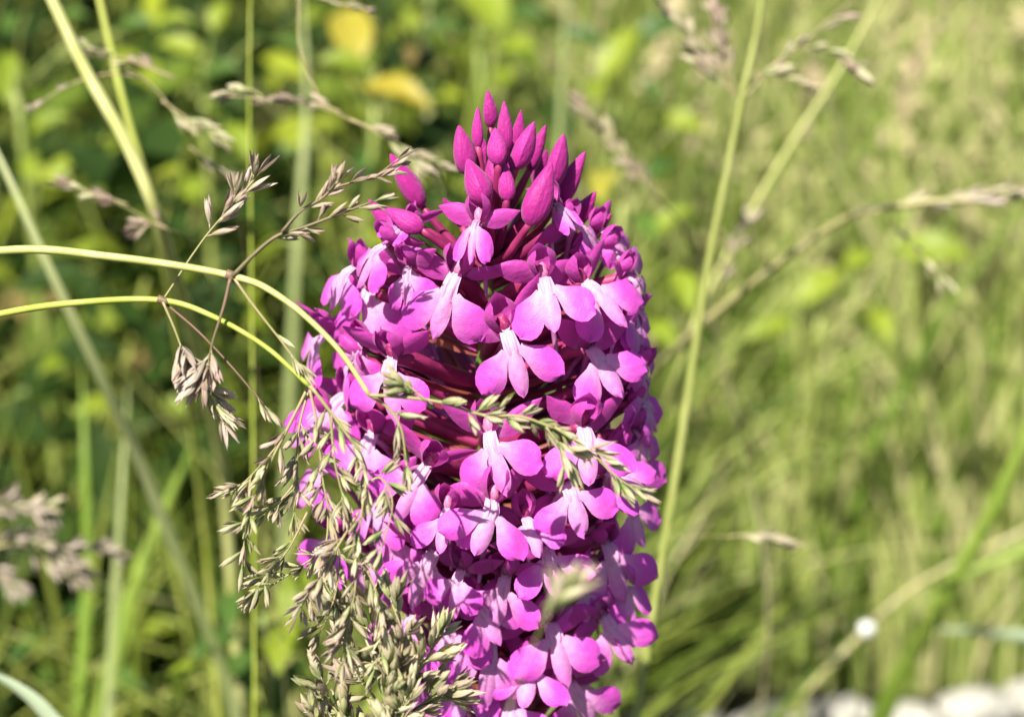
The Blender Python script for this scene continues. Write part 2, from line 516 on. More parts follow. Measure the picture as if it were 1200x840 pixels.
def frame(face, up=Vector((0, 0, 1)), roll=0.0):
    z = face.normalized()
    x = up.cross(z).normalized(); y = z.cross(x)
    m = Matrix((x, y, z)).transposed()
    return (m @ Matrix.Rotation(roll, 3, 'Z')).to_4x4()

def ovary_mesh(end, name='flower'):
    """twisted ovary from the back of the flower to the stem (local mm coordinates)"""
    b = MB()
    e = Vector(end)
    pts = spline([Vector((0, 0, -0.6)) * MM, (e * 0.3 + Vector((0, 0.6 * MM, 0))), e * 0.68 + Vector((0, .2 * MM, 0)), e], n=5)
    n = len(pts); r = lerp_list([0.75, 0.95, 1.05, 1.0, 0.7], n)
    base = len(b.v)
    b.tube(pts, [x * MM for x in r], 9)
    # six low ribs that wind round the ovary
    c = [Vector(p) for p in pts]
    for i in range(n):
        for s in range(9):
            k = base + i * 9 + s
            v = Vector(b.v[k]); d = v - c[i]
            b.v[k] = tuple(c[i] + d * (1 + 0.14 * math.sin(3 * (2 * math.pi * s / 9) + i * 0.5)))
    return b.mesh(name, M['ovary'])

def bract_mesh(end, rng):
    b = MB(); e = Vector(end) / MM
    a = e + Vector((0, -1.1, 0)); q = e * 0.12 + Vector((rng.uniform(-1.2, 1.2), -1.0, 0))
    spoon(b, a, q, (1, 0, 0), (0, -1, 0.3), 2.1, -0.5, 0.5, point=0.9, wpos=0.3)
    return b.mesh('bract', M['bract'])

FL_N = 0
def flower(pos, face, scale=1.0, roll=0.0, att_drop=8.0, opened=1.0):
    global FL_N
    FL_N += 1
    rng = random.Random(FL_N * 7 + 5)
    scale *= 0.95
    mat = frame(face, roll=roll)
    a = axis_at(max(0.1, pos.z - att_drop * MM))
    inv = (Matrix.Translation(pos) @ mat @ Matrix.Scale(scale, 4)).inverted()
    end = inv @ a
    end = end * 0.97
    f = obj('flower', ovary_mesh(end), orchid)
    f.matrix_local = Matrix.Translation(pos - OX) @ mat @ Matrix.Scale(scale, 4)
    kk = rng.randrange(NV)
    lip = obj('lip', LIPS[kk], f)
    lip.rotation_euler = (R(rng.uniform(-24, 14)) - R(30) * (1 - opened), R(rng.uniform(-14, 14)), R(rng.uniform(-13, 13)))
    lip.scale = (opened * rng.uniform(.84, 1.08), rng.uniform(.92, 1.1), 1)
    hd = obj('hood', HOODS[rng.randrange(NV)], f); hd.rotation_euler = (R(rng.uniform(-16, 8)), R(rng.uniform(-8, 8)), 0); hd.scale = (.86, .80, .86)
    for S, s in ((SEPL, -1), (SEPR, 1)):
        se = obj('sepal', S[rng.randrange(NV)], f)
        se.rotation_euler = (R(rng.uniform(-15, 15)), R(s * rng.uniform(-20, 25) + s * 35 * (1 - opened)), R(s * rng.uniform(-22, 22) + s * 25 * (1 - opened)))
    sp_ = obj('spur', SPURS[rng.randrange(4)], f); sp_.rotation_euler = (R(rng.uniform(-12, 12)), R(rng.uniform(-15, 15)), 0)
    obj('column', COLUMN, f)
    obj('bract', bract_mesh(end, rng), f)
    return f

# flowers seen from the camera: throat pixel, facing offset (deg right, deg up), scale, roll (deg)
FRONT = [
 (560, 258, -6, 22, 0.80, 0, .55), (533, 322, -4, 8, 1.03, -6, 1), (593, 388, 2, 4, 1.05, 6, 1), (637, 325, 4, 4, 0.95, 6, 1),
 (432, 338, -26, 4, 0.98, 14, 1), (458, 420, -20, -6, 1.02, 4, 1), (692, 408, 20, 0, 0.98, -4, 1), (686, 330, 26, 2, 0.92, 4, 1),
 (672, 262, 40, 20, 0.85, 10, .6), (716, 292, 45, 5, 0.88, 18, .9), (733, 352, 48, 8, 0.92, 16, 1), (742, 400, 60, 4, 0.9, 12, 1),
 (728, 468, 34, -4, 1.0, 14, 1), (750, 436, 62, 0, 0.9, 0, 1), (735, 528, 48, 2, 0.95, 10, 1), (684, 500, 14, 4, 1.0, -14, 1),
 (573, 506, -4, 2, 0.98, 4, 1), (500, 546, -14, 2, 0.98, -12, 1), (577, 586, 2, 2, 1.02, -8, 1), (508, 646, -10, 0, 1.06, -10, 1),
 (592, 676, 0, 0, 1.0, -12, 1), (640, 640, 6, 8, 0.95, 12, 1), (712, 636, 22, 4, 1.05, 14, 1), (645, 730, 8, 4, 1.02, 6, 1),
 (708, 722, 30, 2, 0.92, 16, 1), (574, 752, -2, 6, 0.98, -10, 1), (598, 815, 2, 6, 0.98, 0, 1), (668, 800, 22, 2, 0.95, 12, 1),
 (452, 286, -36, 12, 0.85, -10, .7), (414, 312, -52, 10, 0.85, -12, .9), (382, 392, -56, 2, 0.9, -8, 1), (404, 462, -40, 0, 0.95, -6, 1),
 (436, 508, -26, 2, 0.95, 8, 1), (386, 548, -52, 2, 0.95, -6, 1), (392, 622, -48, 0, 0.95, -10, 1), (448, 580, -30, 2, 0.98, 4, 1),
 (438, 650, -32, 0, 0.95, -10, 1), (484, 722, -18, 0, 1.0, -8, 1), (664, 566, 14, 8, 0.92, 16, 1),
 (730, 588, 44, 4, 0.95, 6, 1), (526, 730, -8, 4, 0.9, 6, 1), (500, 800, -16, 2, 0.92, -8, 1),
 (374, 482, -62, 4, 0.85, -4, .8), (722, 676, 42, 4, .85, 16, .9),
 (704, 268, 46, 10, .72, 14, .8), (736, 322, 52, 6, .76, 14, .9), (736, 368, 50, 4, .78, 8, .9), (748, 470, 56, 2, .8, 10, 1), (745, 502, 60, 4, .78, 12, .9), (712, 552, 34, 6, .82, 12, 1),
 (478, 312, -26, 10, .76, -8, .8), (420, 402, -40, 4, .82, -10, .9), (524, 596, -8, 6, .8, 8, .9), (472, 622, -20, 2, .82, -6, 1), (556, 706, -4, 4, .82, 10, 1), (616, 606, 4, 8, .78, 12, .9),
 (680, 686, 16, 4, .84, 10, 1), (622, 776, 4, 4, .86, -8, 1), (540, 668, -6, 6, .8, -8, .9), (545, 790, -6, 4, .86, 8, 1),
 (650, 238, 24, 28, .66, 12, .4), (480, 262, -34, 24, .66, -14, .45),
]
for (px, py, az, el, s, roll, op) in FRONT:
    p = surface_hit(px, py, random.Random(px * 3 + py * 5).uniform(.78, .94))
    jr = random.Random(px * 7 + py)
    azr, elr = R(az + jr.uniform(-12, 12)), R(el + 13 + jr.uniform(-14, 12))
    face = Vector((math.sin(azr) * math.cos(elr), -math.cos(azr) * math.cos(elr), math.sin(elr)))
    # most lips are turned towards the light side and a little towards the open
    flower(p, face, s, R(roll + jr.uniform(-15, 15)), att_drop=7.0, opened=op)
# the flowers round the sides and back of the spike
rng = random.Random(5)
for i in range(36):
    py = 370 + 460 * (i + 0.5) / 36
    az = R(75 + (i * 137.5) % 210)
    z = axis_point_px(py).z
    a = axis_at(z); r = env_r(z) * 0.84
    el = R(rng.uniform(-4, 14))
    face = Vector((math.sin(az) * math.cos(el), -math.cos(az) * math.cos(el), math.sin(el)))
    flower(a + Vector((math.sin(az) * r, -math.cos(az) * r, 0)), face, rng.uniform(.85, 1.0), R(rng.uniform(-14, 14)), att_drop=7.0, opened=rng.uniform(.8, 1))

def bud_mesh(k):
    rng = random.Random(500 + k); b = MB()
    n, m = 12, 12
    pts = []; prof = []
    for i in range(n):
        t = i / (n - 1)
        r = 0.52 * math.sin(math.pi * min(1, t ** 0.75 * 0.97)) ** 0.75 * (1 - 0.35 * t) if t < 1 else 0.0
        if t > 0.8: r = min(r, 0.30 * (1 - t) / 0.2 * 1.0 + 0.02)
        prof.append(max(r, 0.03))
    rows = []
    bend = rng.uniform(-.12, .12)
    for i in range(n):
        t = i / (n - 1); row = []
        for j in range(m + 1):
            a = 2 * math.pi * j / m
            rib = 1 + 0.09 * math.cos(3 * a + 0.6) * math.sin(math.pi * t) - 0.13 * max(0, math.cos(1.5 * a + 2.2)) ** 16 + 0.04 * math.sin(5 * t + 2 * a + k)
            row.append(Vector((math.cos(a) * prof[i] * rib + bend * t * t, math.sin(a) * prof[i] * rib, t)))
        rows.append(row)
    b.grid(rows)
    return b.mesh('bud', M['bud'])
BUDS = [bud_mesh(k) for k in range(5)]

def bud(tip, base, wpx, dd=0.0, stalk=True):
    """tip and base pixels, width in pixels, depth offset from the axis plane"""
    zmid = DIST
    def at(px, py, k):
        ap = axis_point_px(py)
        d0 = (ap - CAM).dot(FWD)
        return P(px, py, d0 - dd * k)
    T = at(tip[0], tip[1], 0.8); B = at(base[0], base[1], 1.0)
    B = B + (B - T) * 0.12
    L = (T - B).length
    z = (T - B).normalized()
    x = z.orthogonal().normalized(); y = z.cross(x)
    sc = wpx * 0.98 / FPX * DIST / 0.88
    m = Matrix((x * sc, y * sc, z * L)).transposed().to_4x4()
    me = BUDS[random.randrange(5)]
    f = obj('bud', me, orchid)
    f.matrix_local = Matrix.Translation(B - OX) @ m @ Matrix.Rotation(random.uniform(0, 6.28), 4, 'Z')
    if stalk:
        a = axis_at(max(0.1, B.z - random.uniform(6, 9) * MM))
        b = MB()
        pts = spline([B + z * 0.0004, B.lerp(a, 0.35) - z * 0.0012, B.lerp(a, .7) - z * .0008, a], n=4)
        b.tube([p - B for p in pts], lerp_list([0.0004, 0.0006, 0.0006, 0.0005], len(pts)), 8)
        s = obj('bud_stalk', b.mesh('bud_stalk', M['ovary']), orchid)
        s.location = B - OX
BUDLIST = [
 ((573, 106), (575, 146), 17, -.001), ((559, 125), (560, 170), 14, .002), ((591, 119), (592, 172), 18, .003), ((611, 129), (605, 176), 15, -.002),
 ((580, 150), (584, 190), 22, .006), ((538, 147), (547, 200), 27, .003), ((548, 186), (566, 234), 30, .008), ((626, 143), (606, 194), 25, .003),
 ((639, 147), (622, 196), 18, -.003), ((661, 157), (648, 214), 25, .000), ((686, 178), (655, 236), 26, -.003), ((646, 190), (622, 258), 32, .008),
 ((457, 180), (492, 238), 27, -.002), ((432, 234), (466, 276), 22, -.002), ((452, 244), (492, 268), 24, .004), ((565, 160), (568, 200), 20, -.004), ((600, 165), (598, 206), 20, .000),
 ((577, 178), (580, 222), 22, .004), ((592, 190), (594, 232), 20, .006), 
 ((700, 225), (672, 262), 22, -.006), ((715, 250), (690, 278), 20, -.004), ((640, 175), (630, 215), 20, -.008), ((520, 232), (540, 262), 16, -.008),
]
for t_, b_, w_, d_ in BUDLIST: bud(t_, b_, w_, d_)

# ------------------------------------------------------------------ grass spikelets
def glume(b, base, L, W, D, tilt, az, rnd, nt=7, nw=5):
    """a keeled boat-shaped scale pointing along +Y, opened outwards by tilt around direction az"""
    q = Quaternion((0, 1, 0), az) @ Quaternion((1, 0, 0), tilt)
    rows = []; attr = []
    for i in range(nt):
        t = i / (nt - 1)
        w = (math.sin(math.pi * min(1, t * 0.86 + 0.10)) ** 0.85) * (1 - t ** 6) + 0.02
        row = []; ar = []
        for j in range(nw):
            e = 2 * j / (nw - 1) - 1
            p = Vector((e * W * .5 * w, t * L, D * w * (1 - e * e)))
            row.append((Vector(base) + q @ p) * MM); ar.append((t, abs(e), rnd))
        rows.append(row); attr.append(ar)
    b.grid(rows, attr)

def spikelet_mesh(k, mat, kind):
    rng = random.Random(700 + k); b = MB()
    if kind == 'slim':   n, L, W, op = 4, 4.6, 0.9, 0.16
    elif kind == 'open': n, L, W, op = 5, 4.4, 0.95, 0.32
    elif kind == 'fat':  n, L, W, op = 6, 4.6, 1.45, 0.24
    else:                n, L, W, op = 9, 5.0, 1.3, 0.32
    b.tube([Vector((0, -1.2, 0)) * MM, Vector((0, -.5, 0.03)) * MM, Vector((0, 0.2, 0)) * MM], 0.09 * MM, 5)
    for g in range(n):
        up = (g // 2) * (0.55 if kind != 'spray' else 0.8)
        az = (math.pi if g % 2 else 0) + rng.uniform(-.5, .5) + (k % 3) * 0.8
        glume(b, (0, up, 0), L * rng.uniform(.72, 1.0) * (1 - 0.06 * (g // 2)), W * rng.uniform(.85, 1.1), W * 0.42, op * rng.uniform(.5, 1.4), az, rng.random())
    return b.mesh('spikelet', mat)
SPK = {}
for mi, mk in enumerate(('sp_green', 'sp_tan', 'sp_purple', 'sp_pale', 'sp_brown')):
    for ki, kd in enumerate(('slim', 'open', 'fat', 'spray')):
        SPK[mk, kd] = [spikelet_mesh(mi * 40 + ki * 8 + v, M[mk], kd) for v in range(3)]

def spikelet(parent, pos, direction, mk='sp_green', kd=None, size=1.0, rng=random):
    kd = kd or rng.choice(('slim', 'open', 'fat', 'open'))
    me = rng.choice(SPK[mk, kd])
    o = obj('spikelet', me, parent)
    y = direction.normalized(); x = y.orthogonal().normalized(); z = x.cross(y)
    m = Matrix((x, y, z)).transposed().to_4x4()
    off = parent_world(parent)
    o.matrix_local = Matrix.Translation(Vector(pos) - off) @ m @ Matrix.Rotation(rng.uniform(0, 6.28), 4, 'Y') @ Matrix.Scale(size, 4)
    return o

def parent_world(o):
    v = Vector((0, 0, 0))
    while o is not None:
        v += o.location; o = o.parent
    return v

def ground_path(p, dx=0.0, dy=0.0, bow=0.25):
    """points from p down to the ground"""
    g = Vector((p.x + dx, p.y + dy, 0)); g.z = gz(g.x, g.y) - 0.004
    return [p.lerp(g, 0.35) + Vector((-dx * bow, -dy * bow, 0)) * 0.6, p.lerp(g, 0.7) + Vector((-dx * bow, -dy * bow, 0)) * .6, g]

def branch_obj(parent, wpts, r0, r1, mat, name='branch', n=5, sides=6):
    pts = spline(wpts, n=n)
    base = pts[0]
    b = MB()
    # slight natural waviness
    b.tube([p - base for p in pts], lerp_list([r0, r1], len(pts)), sides)
    o = obj(name, b.mesh(name, mat), parent)
    o.location = base - parent_world(parent)
    return o, pts

def dress(branch, pts, t0, n, mk, kinds, size, spread=0.5, rng=random, tip=True, stalk=2.0):
    """spikelets along a branch on short stalks"""
    L = len(pts) - 1
    for i in range(n):
        t = t0 + (1 - t0) * (i + rng.uniform(.1, .9)) / n
        k = t * L; a = int(min(L - 1, k)); p = pts[a].lerp(pts[a + 1], k - a)
        d = (pts[a + 1] - pts[a]).normalized()
        o = d.orthogonal().normalized(); o.rotate(Quaternion(d, rng.uniform(0, 6.28)))
        dd = (d + o * rng.uniform(.25, 1.0) * spread * 1.6).normalized()
        spikelet(branch, p + dd * 1.2 * MM * size, dd, rng.choice(mk) if isinstance(mk, (list, tuple)) else mk, rng.choice(kinds), size * rng.uniform(.8, 1.15), rng)
    if tip:
        d = (pts[-1] - pts[-2]).normalized()
        spikelet(branch, pts[-1] + d * 1.0 * MM * size, d, rng.choice(mk) if isinstance(mk, (list, tuple)) else mk, rng.choice(kinds), size, rng)

def PX(lst, d):
    """list of (x, y[, depth]) pixels to points"""
    out = []
    for q in lst: out.append(P(q[0], q[1], q[2] if len(q) > 2 else d))
    return out

def grass_plant(name, label, culm_px, d, width_px, mat, cat='grass', group=None, gdx=0.0, gdy=0.0, extra=None, taper=0.8, ground_first=True):
    """a culm given from the ground end to the tip in pixels; roots itself in the ground"""
    pts = PX(culm_px, d)
    root = ground_path(pts[0], gdx, gdy)[::-1]
    base = root[0].copy()
    t = empty(name, (base.x, base.y, gz(base.x, base.y)))
    tag(t, label, cat, group)
    allp = (root + [extra] if extra else root) + pts
    sp_ = spline(allp, n=8)
    r = width_px / FPX * d / 2
    b = MB()
    off = t.location
    b.tube([p - off for p in sp_], lerp_list([r * 1.15, r, r * taper], len(sp_)), 8)
    obj('culm', b.mesh('culm', mat), t)
    return t

# --- arching panicle whose tip lies across the flowers (upper pale stem)
rg = random.Random(21)
g1 = grass_plant('grass_stalk', 'pale green arching grass stem with dark side branch and spikelets lying across the flowers',
    [(-190, 330, .232), (0, 294, .228), (130, 301, .226), (270, 323, .224), (330, 349, .222), (392, 404, .220), (433, 463, .219)], .224, 10.5, M['culm_pale'], gdx=-0.06, gdy=0.03, taper=.5)
def node_swelling(parent, px, py, d, r, mat):
    b = MB(); c = P(px, py, d)
    o_, _ = branch_obj(parent, [P(px - 6, py - 2, d), P(px, py, d), P(px + 6, py + 2.5, d)], r, r, mat, 'node', n=2, sides=8)
node_swelling(g1, 271, 323, .224, .00056, M['culm_dark'])
br, pp = branch_obj(g1, PX([(272, 324), (300, 296), (326, 276), (360, 265), (400, 250), (438, 236)], .2235), .00028, .00012, M['culm_dark'])
dress(br, pp, .35, 10, ['sp_purple', 'sp_tan'], ['slim', 'open'], .50, .6, rg)
br, pp = branch_obj(g1, PX([(330, 272), (352, 248), (378, 232), (392, 216)], .223), .0002, .0001, M['culm_dark'])
dress(br, pp, .3, 9, ['sp_purple'], ['slim', 'open'], .50, .7, rg)
br, pp = branch_obj(g1, PX([(385, 222), (412, 214), (440, 206), (462, 190)], .226), .00014, .00008, M['culm_dark'])
dress(br, pp, .25, 6, ['sp_purple'], ['slim', 'open'], .52, .6, rg)
br, pp = branch_obj(g1, PX([(270, 326), (262, 360), (250, 398), (244, 425)], .2235), .00022, .00012, M['culm_dark'])
dress(br, pp, .75, 7, ['sp_purple', 'sp_brown'], ['open', 'spray'], .66, .6, rg)
br, pp = branch_obj(g1, PX([(275, 327), (300, 362), (330, 400), (352, 430)], .2235), .00016, .0001, M['branch'])
dress(br, pp, .5, 3, ['sp_pale'], ['slim'], .5, .4, rg)
br, pp = branch_obj(g1, PX([(433, 463), (470, 465), (520, 472), (565, 486), (610, 488), (650, 502)], .2185), .00022, .00014, M['branch'])
dress(br, pp, .05, 5, ['sp_green'], ['fat', 'open', 'slim'], .54, .9, rg, tip=False)
dress(br, pp, .50, 14, ['sp_green', 'sp_tan'], ['fat', 'open', 'slim'], .56, .9, rg)
br, pp = branch_obj(g1, PX([(650, 500), (690, 528), (722, 558), (745, 574)], .2183), .00018, .0001, M['branch'])
dress(br, pp, .0, 15, ['sp_green', 'sp_pale', 'sp_purple'], ['slim', 'open'], .56, .5, rg)
br, pp = branch_obj(g1, PX([(640, 500), (655, 522), (664, 540)], .2182), .00012, .0001, M['branch'])
dress(br, pp, .2, 5, ['sp_green', 'sp_pale'], ['slim', 'open'], .66, .9, rg)
br, pp = branch_obj(g1, PX([(433, 463), (455, 478), (470, 502), (476, 540)], .2195), .0002, .0001, M['branch'])
dress(br, pp, .3, 6, ['sp_green', 'sp_tan'], ['slim', 'open'], .6, .9, rg)
br, pp = branch_obj(g1, PX([(500, 470), (486, 458), (478, 452)], .2182), .00012, .0001, M['branch'])
dress(br, pp, .1, 4, ['sp_green'], ['fat', 'open'], .6, .9, rg)

# --- second arching stem: its panicle hangs in front of the left flank
g2 = grass_plant('grass_stalk', 'lime green arching grass stem with a drooping tan panicle beside the orchid',
    [(-170, 410, .234), (0, 368, .229), (100, 354, .227), (190, 352, .226), (250, 371, .225), (312, 407, .224), (362, 452, .223)], .226, 8.5, M['culm_lime'], gdx=-0.05, gdy=0.0, taper=.6)
node_swelling(g2, 191, 352, .226, .00046, M['culm_dark'])
br, pp = branch_obj(g2, PX([(191, 354), (204, 384), (214, 412)], .2255), .00016, .0001, M['branch'])
dress(br, pp, .75, 6, ['sp_purple', 'sp_brown'], ['open', 'spray'], .66, .6, rg)
br, pp = branch_obj(g2, PX([(210, 408), (226, 436), (244, 462), (258, 488)], .2255), .00014, .0001, M['branch'])
dress(br, pp, .0, 16, ['sp_purple', 'sp_brown', 'sp_pale'], ['slim', 'open'], .66, .6, rg)
br, pp = branch_obj(g2, PX([(192, 354), (232, 388), (270, 428), (310, 475)], .2262), .00014, .0001, M['culm_dark'])
dress(br, pp, .9, 2, ['sp_tan'], ['slim'], .6, .6, rg)
br, pp = branch_obj(g2, PX([(192, 350), (204, 332), (222, 304), (242, 276), (262, 252)], .2275), .00014, .0001, M['branch'])
dress(br, pp, .72, 5, ['sp_purple', 'sp_brown'], ['slim', 'open'], .66, .6, rg)
br, pp = branch_obj(g2, PX([(258, 258), (272, 240), (288, 222), (298, 210)], .2275), .00012, .0001, M['branch'])
dress(br, pp, .15, 6, ['sp_purple', 'sp_brown', 'sp_tan'], ['slim', 'open'], .68, .6, rg)
PAN = [
 ([(362, 452), (338, 500), (308, 560), (290, 610), (284, 660)], 19, .00020, ['sp_tan', 'sp_purple', 'sp_green'], .226),
 ([(330, 516), (310, 540), (286, 565), (272, 572)], 12, .00012, ['sp_tan', 'sp_pale'], .2265),
 ([(362, 452), (372, 500), (378, 560), (386, 600)], 15, .00018, ['sp_tan', 'sp_green'], .2235),
 ([(362, 452), (385, 482), (392, 540), (404, 590)], 12, .00018, ['sp_tan', 'sp_pale'], .2215),
 ([(364, 452), (400, 500), (428, 545), (424, 600), (418, 645)], 22, .00020, ['sp_tan', 'sp_green', 'sp_pale'], .2205),
 ([(425, 570), (446, 560), (460, 590), (448, 640)], 16, .00014, ['sp_green', 'sp_tan'], .2205),
 ([(362, 455), (350, 505), (348, 560), (344, 600)], 15, .00016, ['sp_green', 'sp_tan'], .230),
 ([(420, 600), (396, 640), (372, 680), (352, 712)], 22, .00016, ['sp_tan', 'sp_purple', 'sp_brown'], .2215),
 ([(418, 640), (416, 690), (408, 730), (402, 770)], 20, .00014, ['sp_tan', 'sp_purple'], .221),
 ([(360, 600), (340, 640), (318, 668), (300, 690)], 15, .00014, ['sp_green', 'sp_tan'], .228),
 ([(350, 560), (330, 585), (310, 600), (285, 612)], 12, .00014, ['sp_green', 'sp_tan'], .229),
 ([(385, 600), (380, 640), (350, 665), (312, 690)], 16, .00014, ['sp_green', 'sp_pale'], .232),
 ([(418, 645), (440, 690), (452, 740), (440, 780)], 16, .00014, ['sp_tan', 'sp_pale', 'sp_green'], .222),
 ([(386, 600), (398, 650), (392, 700), (376, 740)], 16, .00014, ['sp_green', 'sp_tan'], .2255),
]
for path, n, r, mk, d in PAN:
    br, pp = branch_obj(g2, PX(path, d), r, r * .5, M['branch'])
    dress(br, pp, .22, int(n * .8), mk, ['slim', 'open', 'slim', 'open'], .55, .85, rg)

# --- upright heads below the panicle, rooted beside the orchid
g3 = grass_plant('grass_stalk', 'upright grass with fat cream-green spikelets crowded at the foot of the spike',
    [(455, 980, .229), (462, 900, .2285), (470, 830, .228), (480, 770, .227)], .228, 6, M['culm_green'], gdx=0.002, gdy=.01, taper=.5)
HEAD = [
 ([(456, 838), (426, 798), (406, 753), (394, 708)], 15, ['sp_green', 'sp_tan'], .2285, .95),
 ([(456, 838), (441, 788), (436, 738), (432, 698)], 15, ['sp_green', 'sp_pale'], .2265, .95),
 ([(456, 838), (462, 798), (472, 748), (460, 708)], 14, ['sp_tan', 'sp_purple', 'sp_pale'], .2235, .8),
 ([(464, 820), (482, 793), (502, 768), (512, 748)], 14, ['sp_green', 'sp_tan', 'sp_pale'], .2245, .95),
 ([(456, 858), (482, 833), (507, 818), (524, 808)], 12, ['sp_green', 'sp_tan'], .2255, .9),
 ([(451, 888), (416, 858), (391, 828), (378, 798)], 14, ['sp_green', 'sp_tan'], .2285, .9),
 ([(454, 878), (446, 848), (456, 813), (462, 788)], 14, ['sp_pale', 'sp_green'], .2235, .9),
 ([(452, 898), (462, 868), (472, 838), (477, 818)], 14, ['sp_green', 'sp_pale'], .2225, .85),
 ([(448, 908), (411, 888), (386, 868), (371, 848)], 10, ['sp_green', 'sp_pale'], .2285, .9),
]
for path, n, mk, d, s in HEAD:
    br, pp = branch_obj(g3, PX(path, d), .00016, .0001, M['branch'])
    dress(br, pp, .15, n, mk, ['fat', 'open', 'spray', 'slim'], s * .74, .95, rg)

# --- blurred spikelet hanging in front of the flowers, nearer the camera
g4 = grass_plant('grass_stalk', 'thin grass with one blurred grey-green spikelet in front of the lower flowers',
    [(520, 1150, .172), (560, 960, .172), (600, 820, .172), (632, 740, .172), (648, 712, .172)], .172, 2.2, M['branch'], gdx=-.02, gdy=.01, taper=.5)
for k, (px, py, dx, dy, s) in enumerate(((642, 716, .5, .55, .85), (650, 704, .8, .35, .9), (658, 696, .6, .6, .8), (648, 700, .2, .9, .7), (664, 688, .9, .3, .8))):
    spikelet(g4, P(px, py, .172), RIGHT * dx + UP * dy, ('sp_tan', 'sp_pale', 'sp_green')[k % 3], 'open', s, rg)

# ------------------------------------------------------------------ single stems, blades and seed heads behind the orchid
def blade_obj(parent, wpts, w, mat, name='blade', fold=.25):
    pts = spline(wpts, n=8); base = parent_world(parent)
    b = MB(); rows = []; n = len(pts)
    for i, p in enumerate(pts):
        t = i / (n - 1)
        d = (pts[min(i + 1, n - 1)] - pts[max(0, i - 1)]).normalized()
        view = (p - CAM).normalized()
        s = d.cross(Vector((view.x * .6 + .25, view.y, view.z + .2)).normalized()).normalized()
        nn = s.cross(d)
        ww = w * (1 - t ** 3) * min(1, .5 + t * 2) + .0002
        rows.append([p - base + s * (e * ww * .5) + nn * (abs(e) * ww * fold) for e in (-1, -.5, 0, .5, 1)])
    b.grid(rows)
    return obj(name, b.mesh(name, mat), parent)

def blade_plant(label, px, d, wpx, mat, group=None, gdx=0, gdy=0):
    pts = PX(px, d)
    root = ground_path(pts[0], gdx, gdy)[::-1]
    t = empty('grass_plant', root[0]); tag(t, label, 'grass', group)
    blade_obj(t, root + pts, wpx / FPX * d, mat)
    return t

def stem_thing(label, px, d, wpx, mat, heads=(), gdx=0, gdy=0, cat='grass', taper=.75, name='grass_stalk'):
    t = grass_plant(name, label, px, d, wpx, mat, cat=cat, gdx=gdx, gdy=gdy, taper=taper)
    for (path, n, mk, size, hd, spread) in heads:
        br, pp = branch_obj(t, PX(path, hd), .00022, .00012, M['branch'])
        dress(br, pp, .1, n, mk, ['slim', 'open', 'spray'], size * .84, spread, rg)
    return t

stem_thing('thick pale grass stem slanting down past a hanging oat-like spikelet', [(262, 560, .40), (228, 400, .35), (190, 270, .315), (150, 172, .31), (100, 82, .31), (52, -20, .31), (20, -90, .31)], .31, 17, M['culm_pale'], gdy=.05)
stem_thing('narrow green grass stem crossing behind the thick pale one', [(240, 620, .42), (205, 380, .37), (178, 240, .345), (150, 140, .34), (128, 50, .34), (108, -40, .34)], .34, 10, M['culm_lime'], gdy=.04)
stem_thing('hair-thin straight grass stem with small pale florets', [(300, 980, .33), (297, 560, .33), (294, 280, .33), (292, 120, .33), (294, -60, .33)], .33, 3.2, M['culm_lime'])
blade_plant('long pale grass blade leaning left beneath the arching stems', [(280, 860, .40), (182, 590, .37), (118, 445, .35), (58, 318, .34), (0, 190, .34), (-60, 70, .35)], .35, 16, M['blade_pale'])
blade_plant('broad light green grass blade rising among dark undergrowth', [(92, 960, .46), (125, 800, .46), (155, 690, .46), (190, 600, .46), (235, 500, .46)], .46, 26, M['blade_lime'])
blade_plant('whitish dry grass blade end low in the dark undergrowth', [(120, 940, .30), (60, 845, .30), (20, 806, .30), (-30, 780, .30)], .30, 26, M['blade_bluish'])
blade_plant('slim yellow green grass blade upright in the dark undergrowth', [(80, 960, .45), (100, 700, .45), (98, 540, .45), (95, 420, .46)], .45, 17, M['blade_lime'])
blade_plant('faint vertical grass blade behind the brownish seed head', [(120, 980, .43), (130, 760, .43), (140, 600, .43), (150, 450, .44)], .43, 14, M['blade_pale'])
# spikelets on hidden thin stems, upper left
oat = stem_thing('grass with cream oat-like spikelets hanging near the thick pale stem', [(310, 700, .40), (300, 420, .36), (275, 230, .325), (240, 190, .315), (206, 135, .312), (168, 92, .312), (106, 58, .312)], .312, 2.5, M['branch'],
    [([(206, 92), (160, 74), (112, 58)], 5, ['sp_pale', 'sp_purple'], .8, .312, .35), ([(190, 118), (212, 134), (240, 150)], 4, ['sp_pale'], .85, .31, .3), ([(222, 172), (240, 186), (262, 200)], 4, ['sp_pale', 'sp_tan'], .8, .318, .3), ([(100, 92), (70, 106), (48, 120)], 2, ['sp_pale', 'sp_tan'], .6, .313, .3)], gdy=.04, taper=.5)
stem_thing('grass with small mauve spikelets above the pale arching stem', [(330, 760, .38), (290, 480, .35), (232, 300, .31), (185, 266, .30), (150, 244, .30), (92, 222, .30)], .30, 2.2, M['branch'],
    [([(150, 240), (120, 230), (90, 220)], 5, ['sp_pale', 'sp_purple'], .7, .30, .35), ([(196, 268), (180, 262), (166, 268)], 4, ['sp_purple', 'sp_tan'], .6, .30, .5)], gdy=.04, taper=.5)
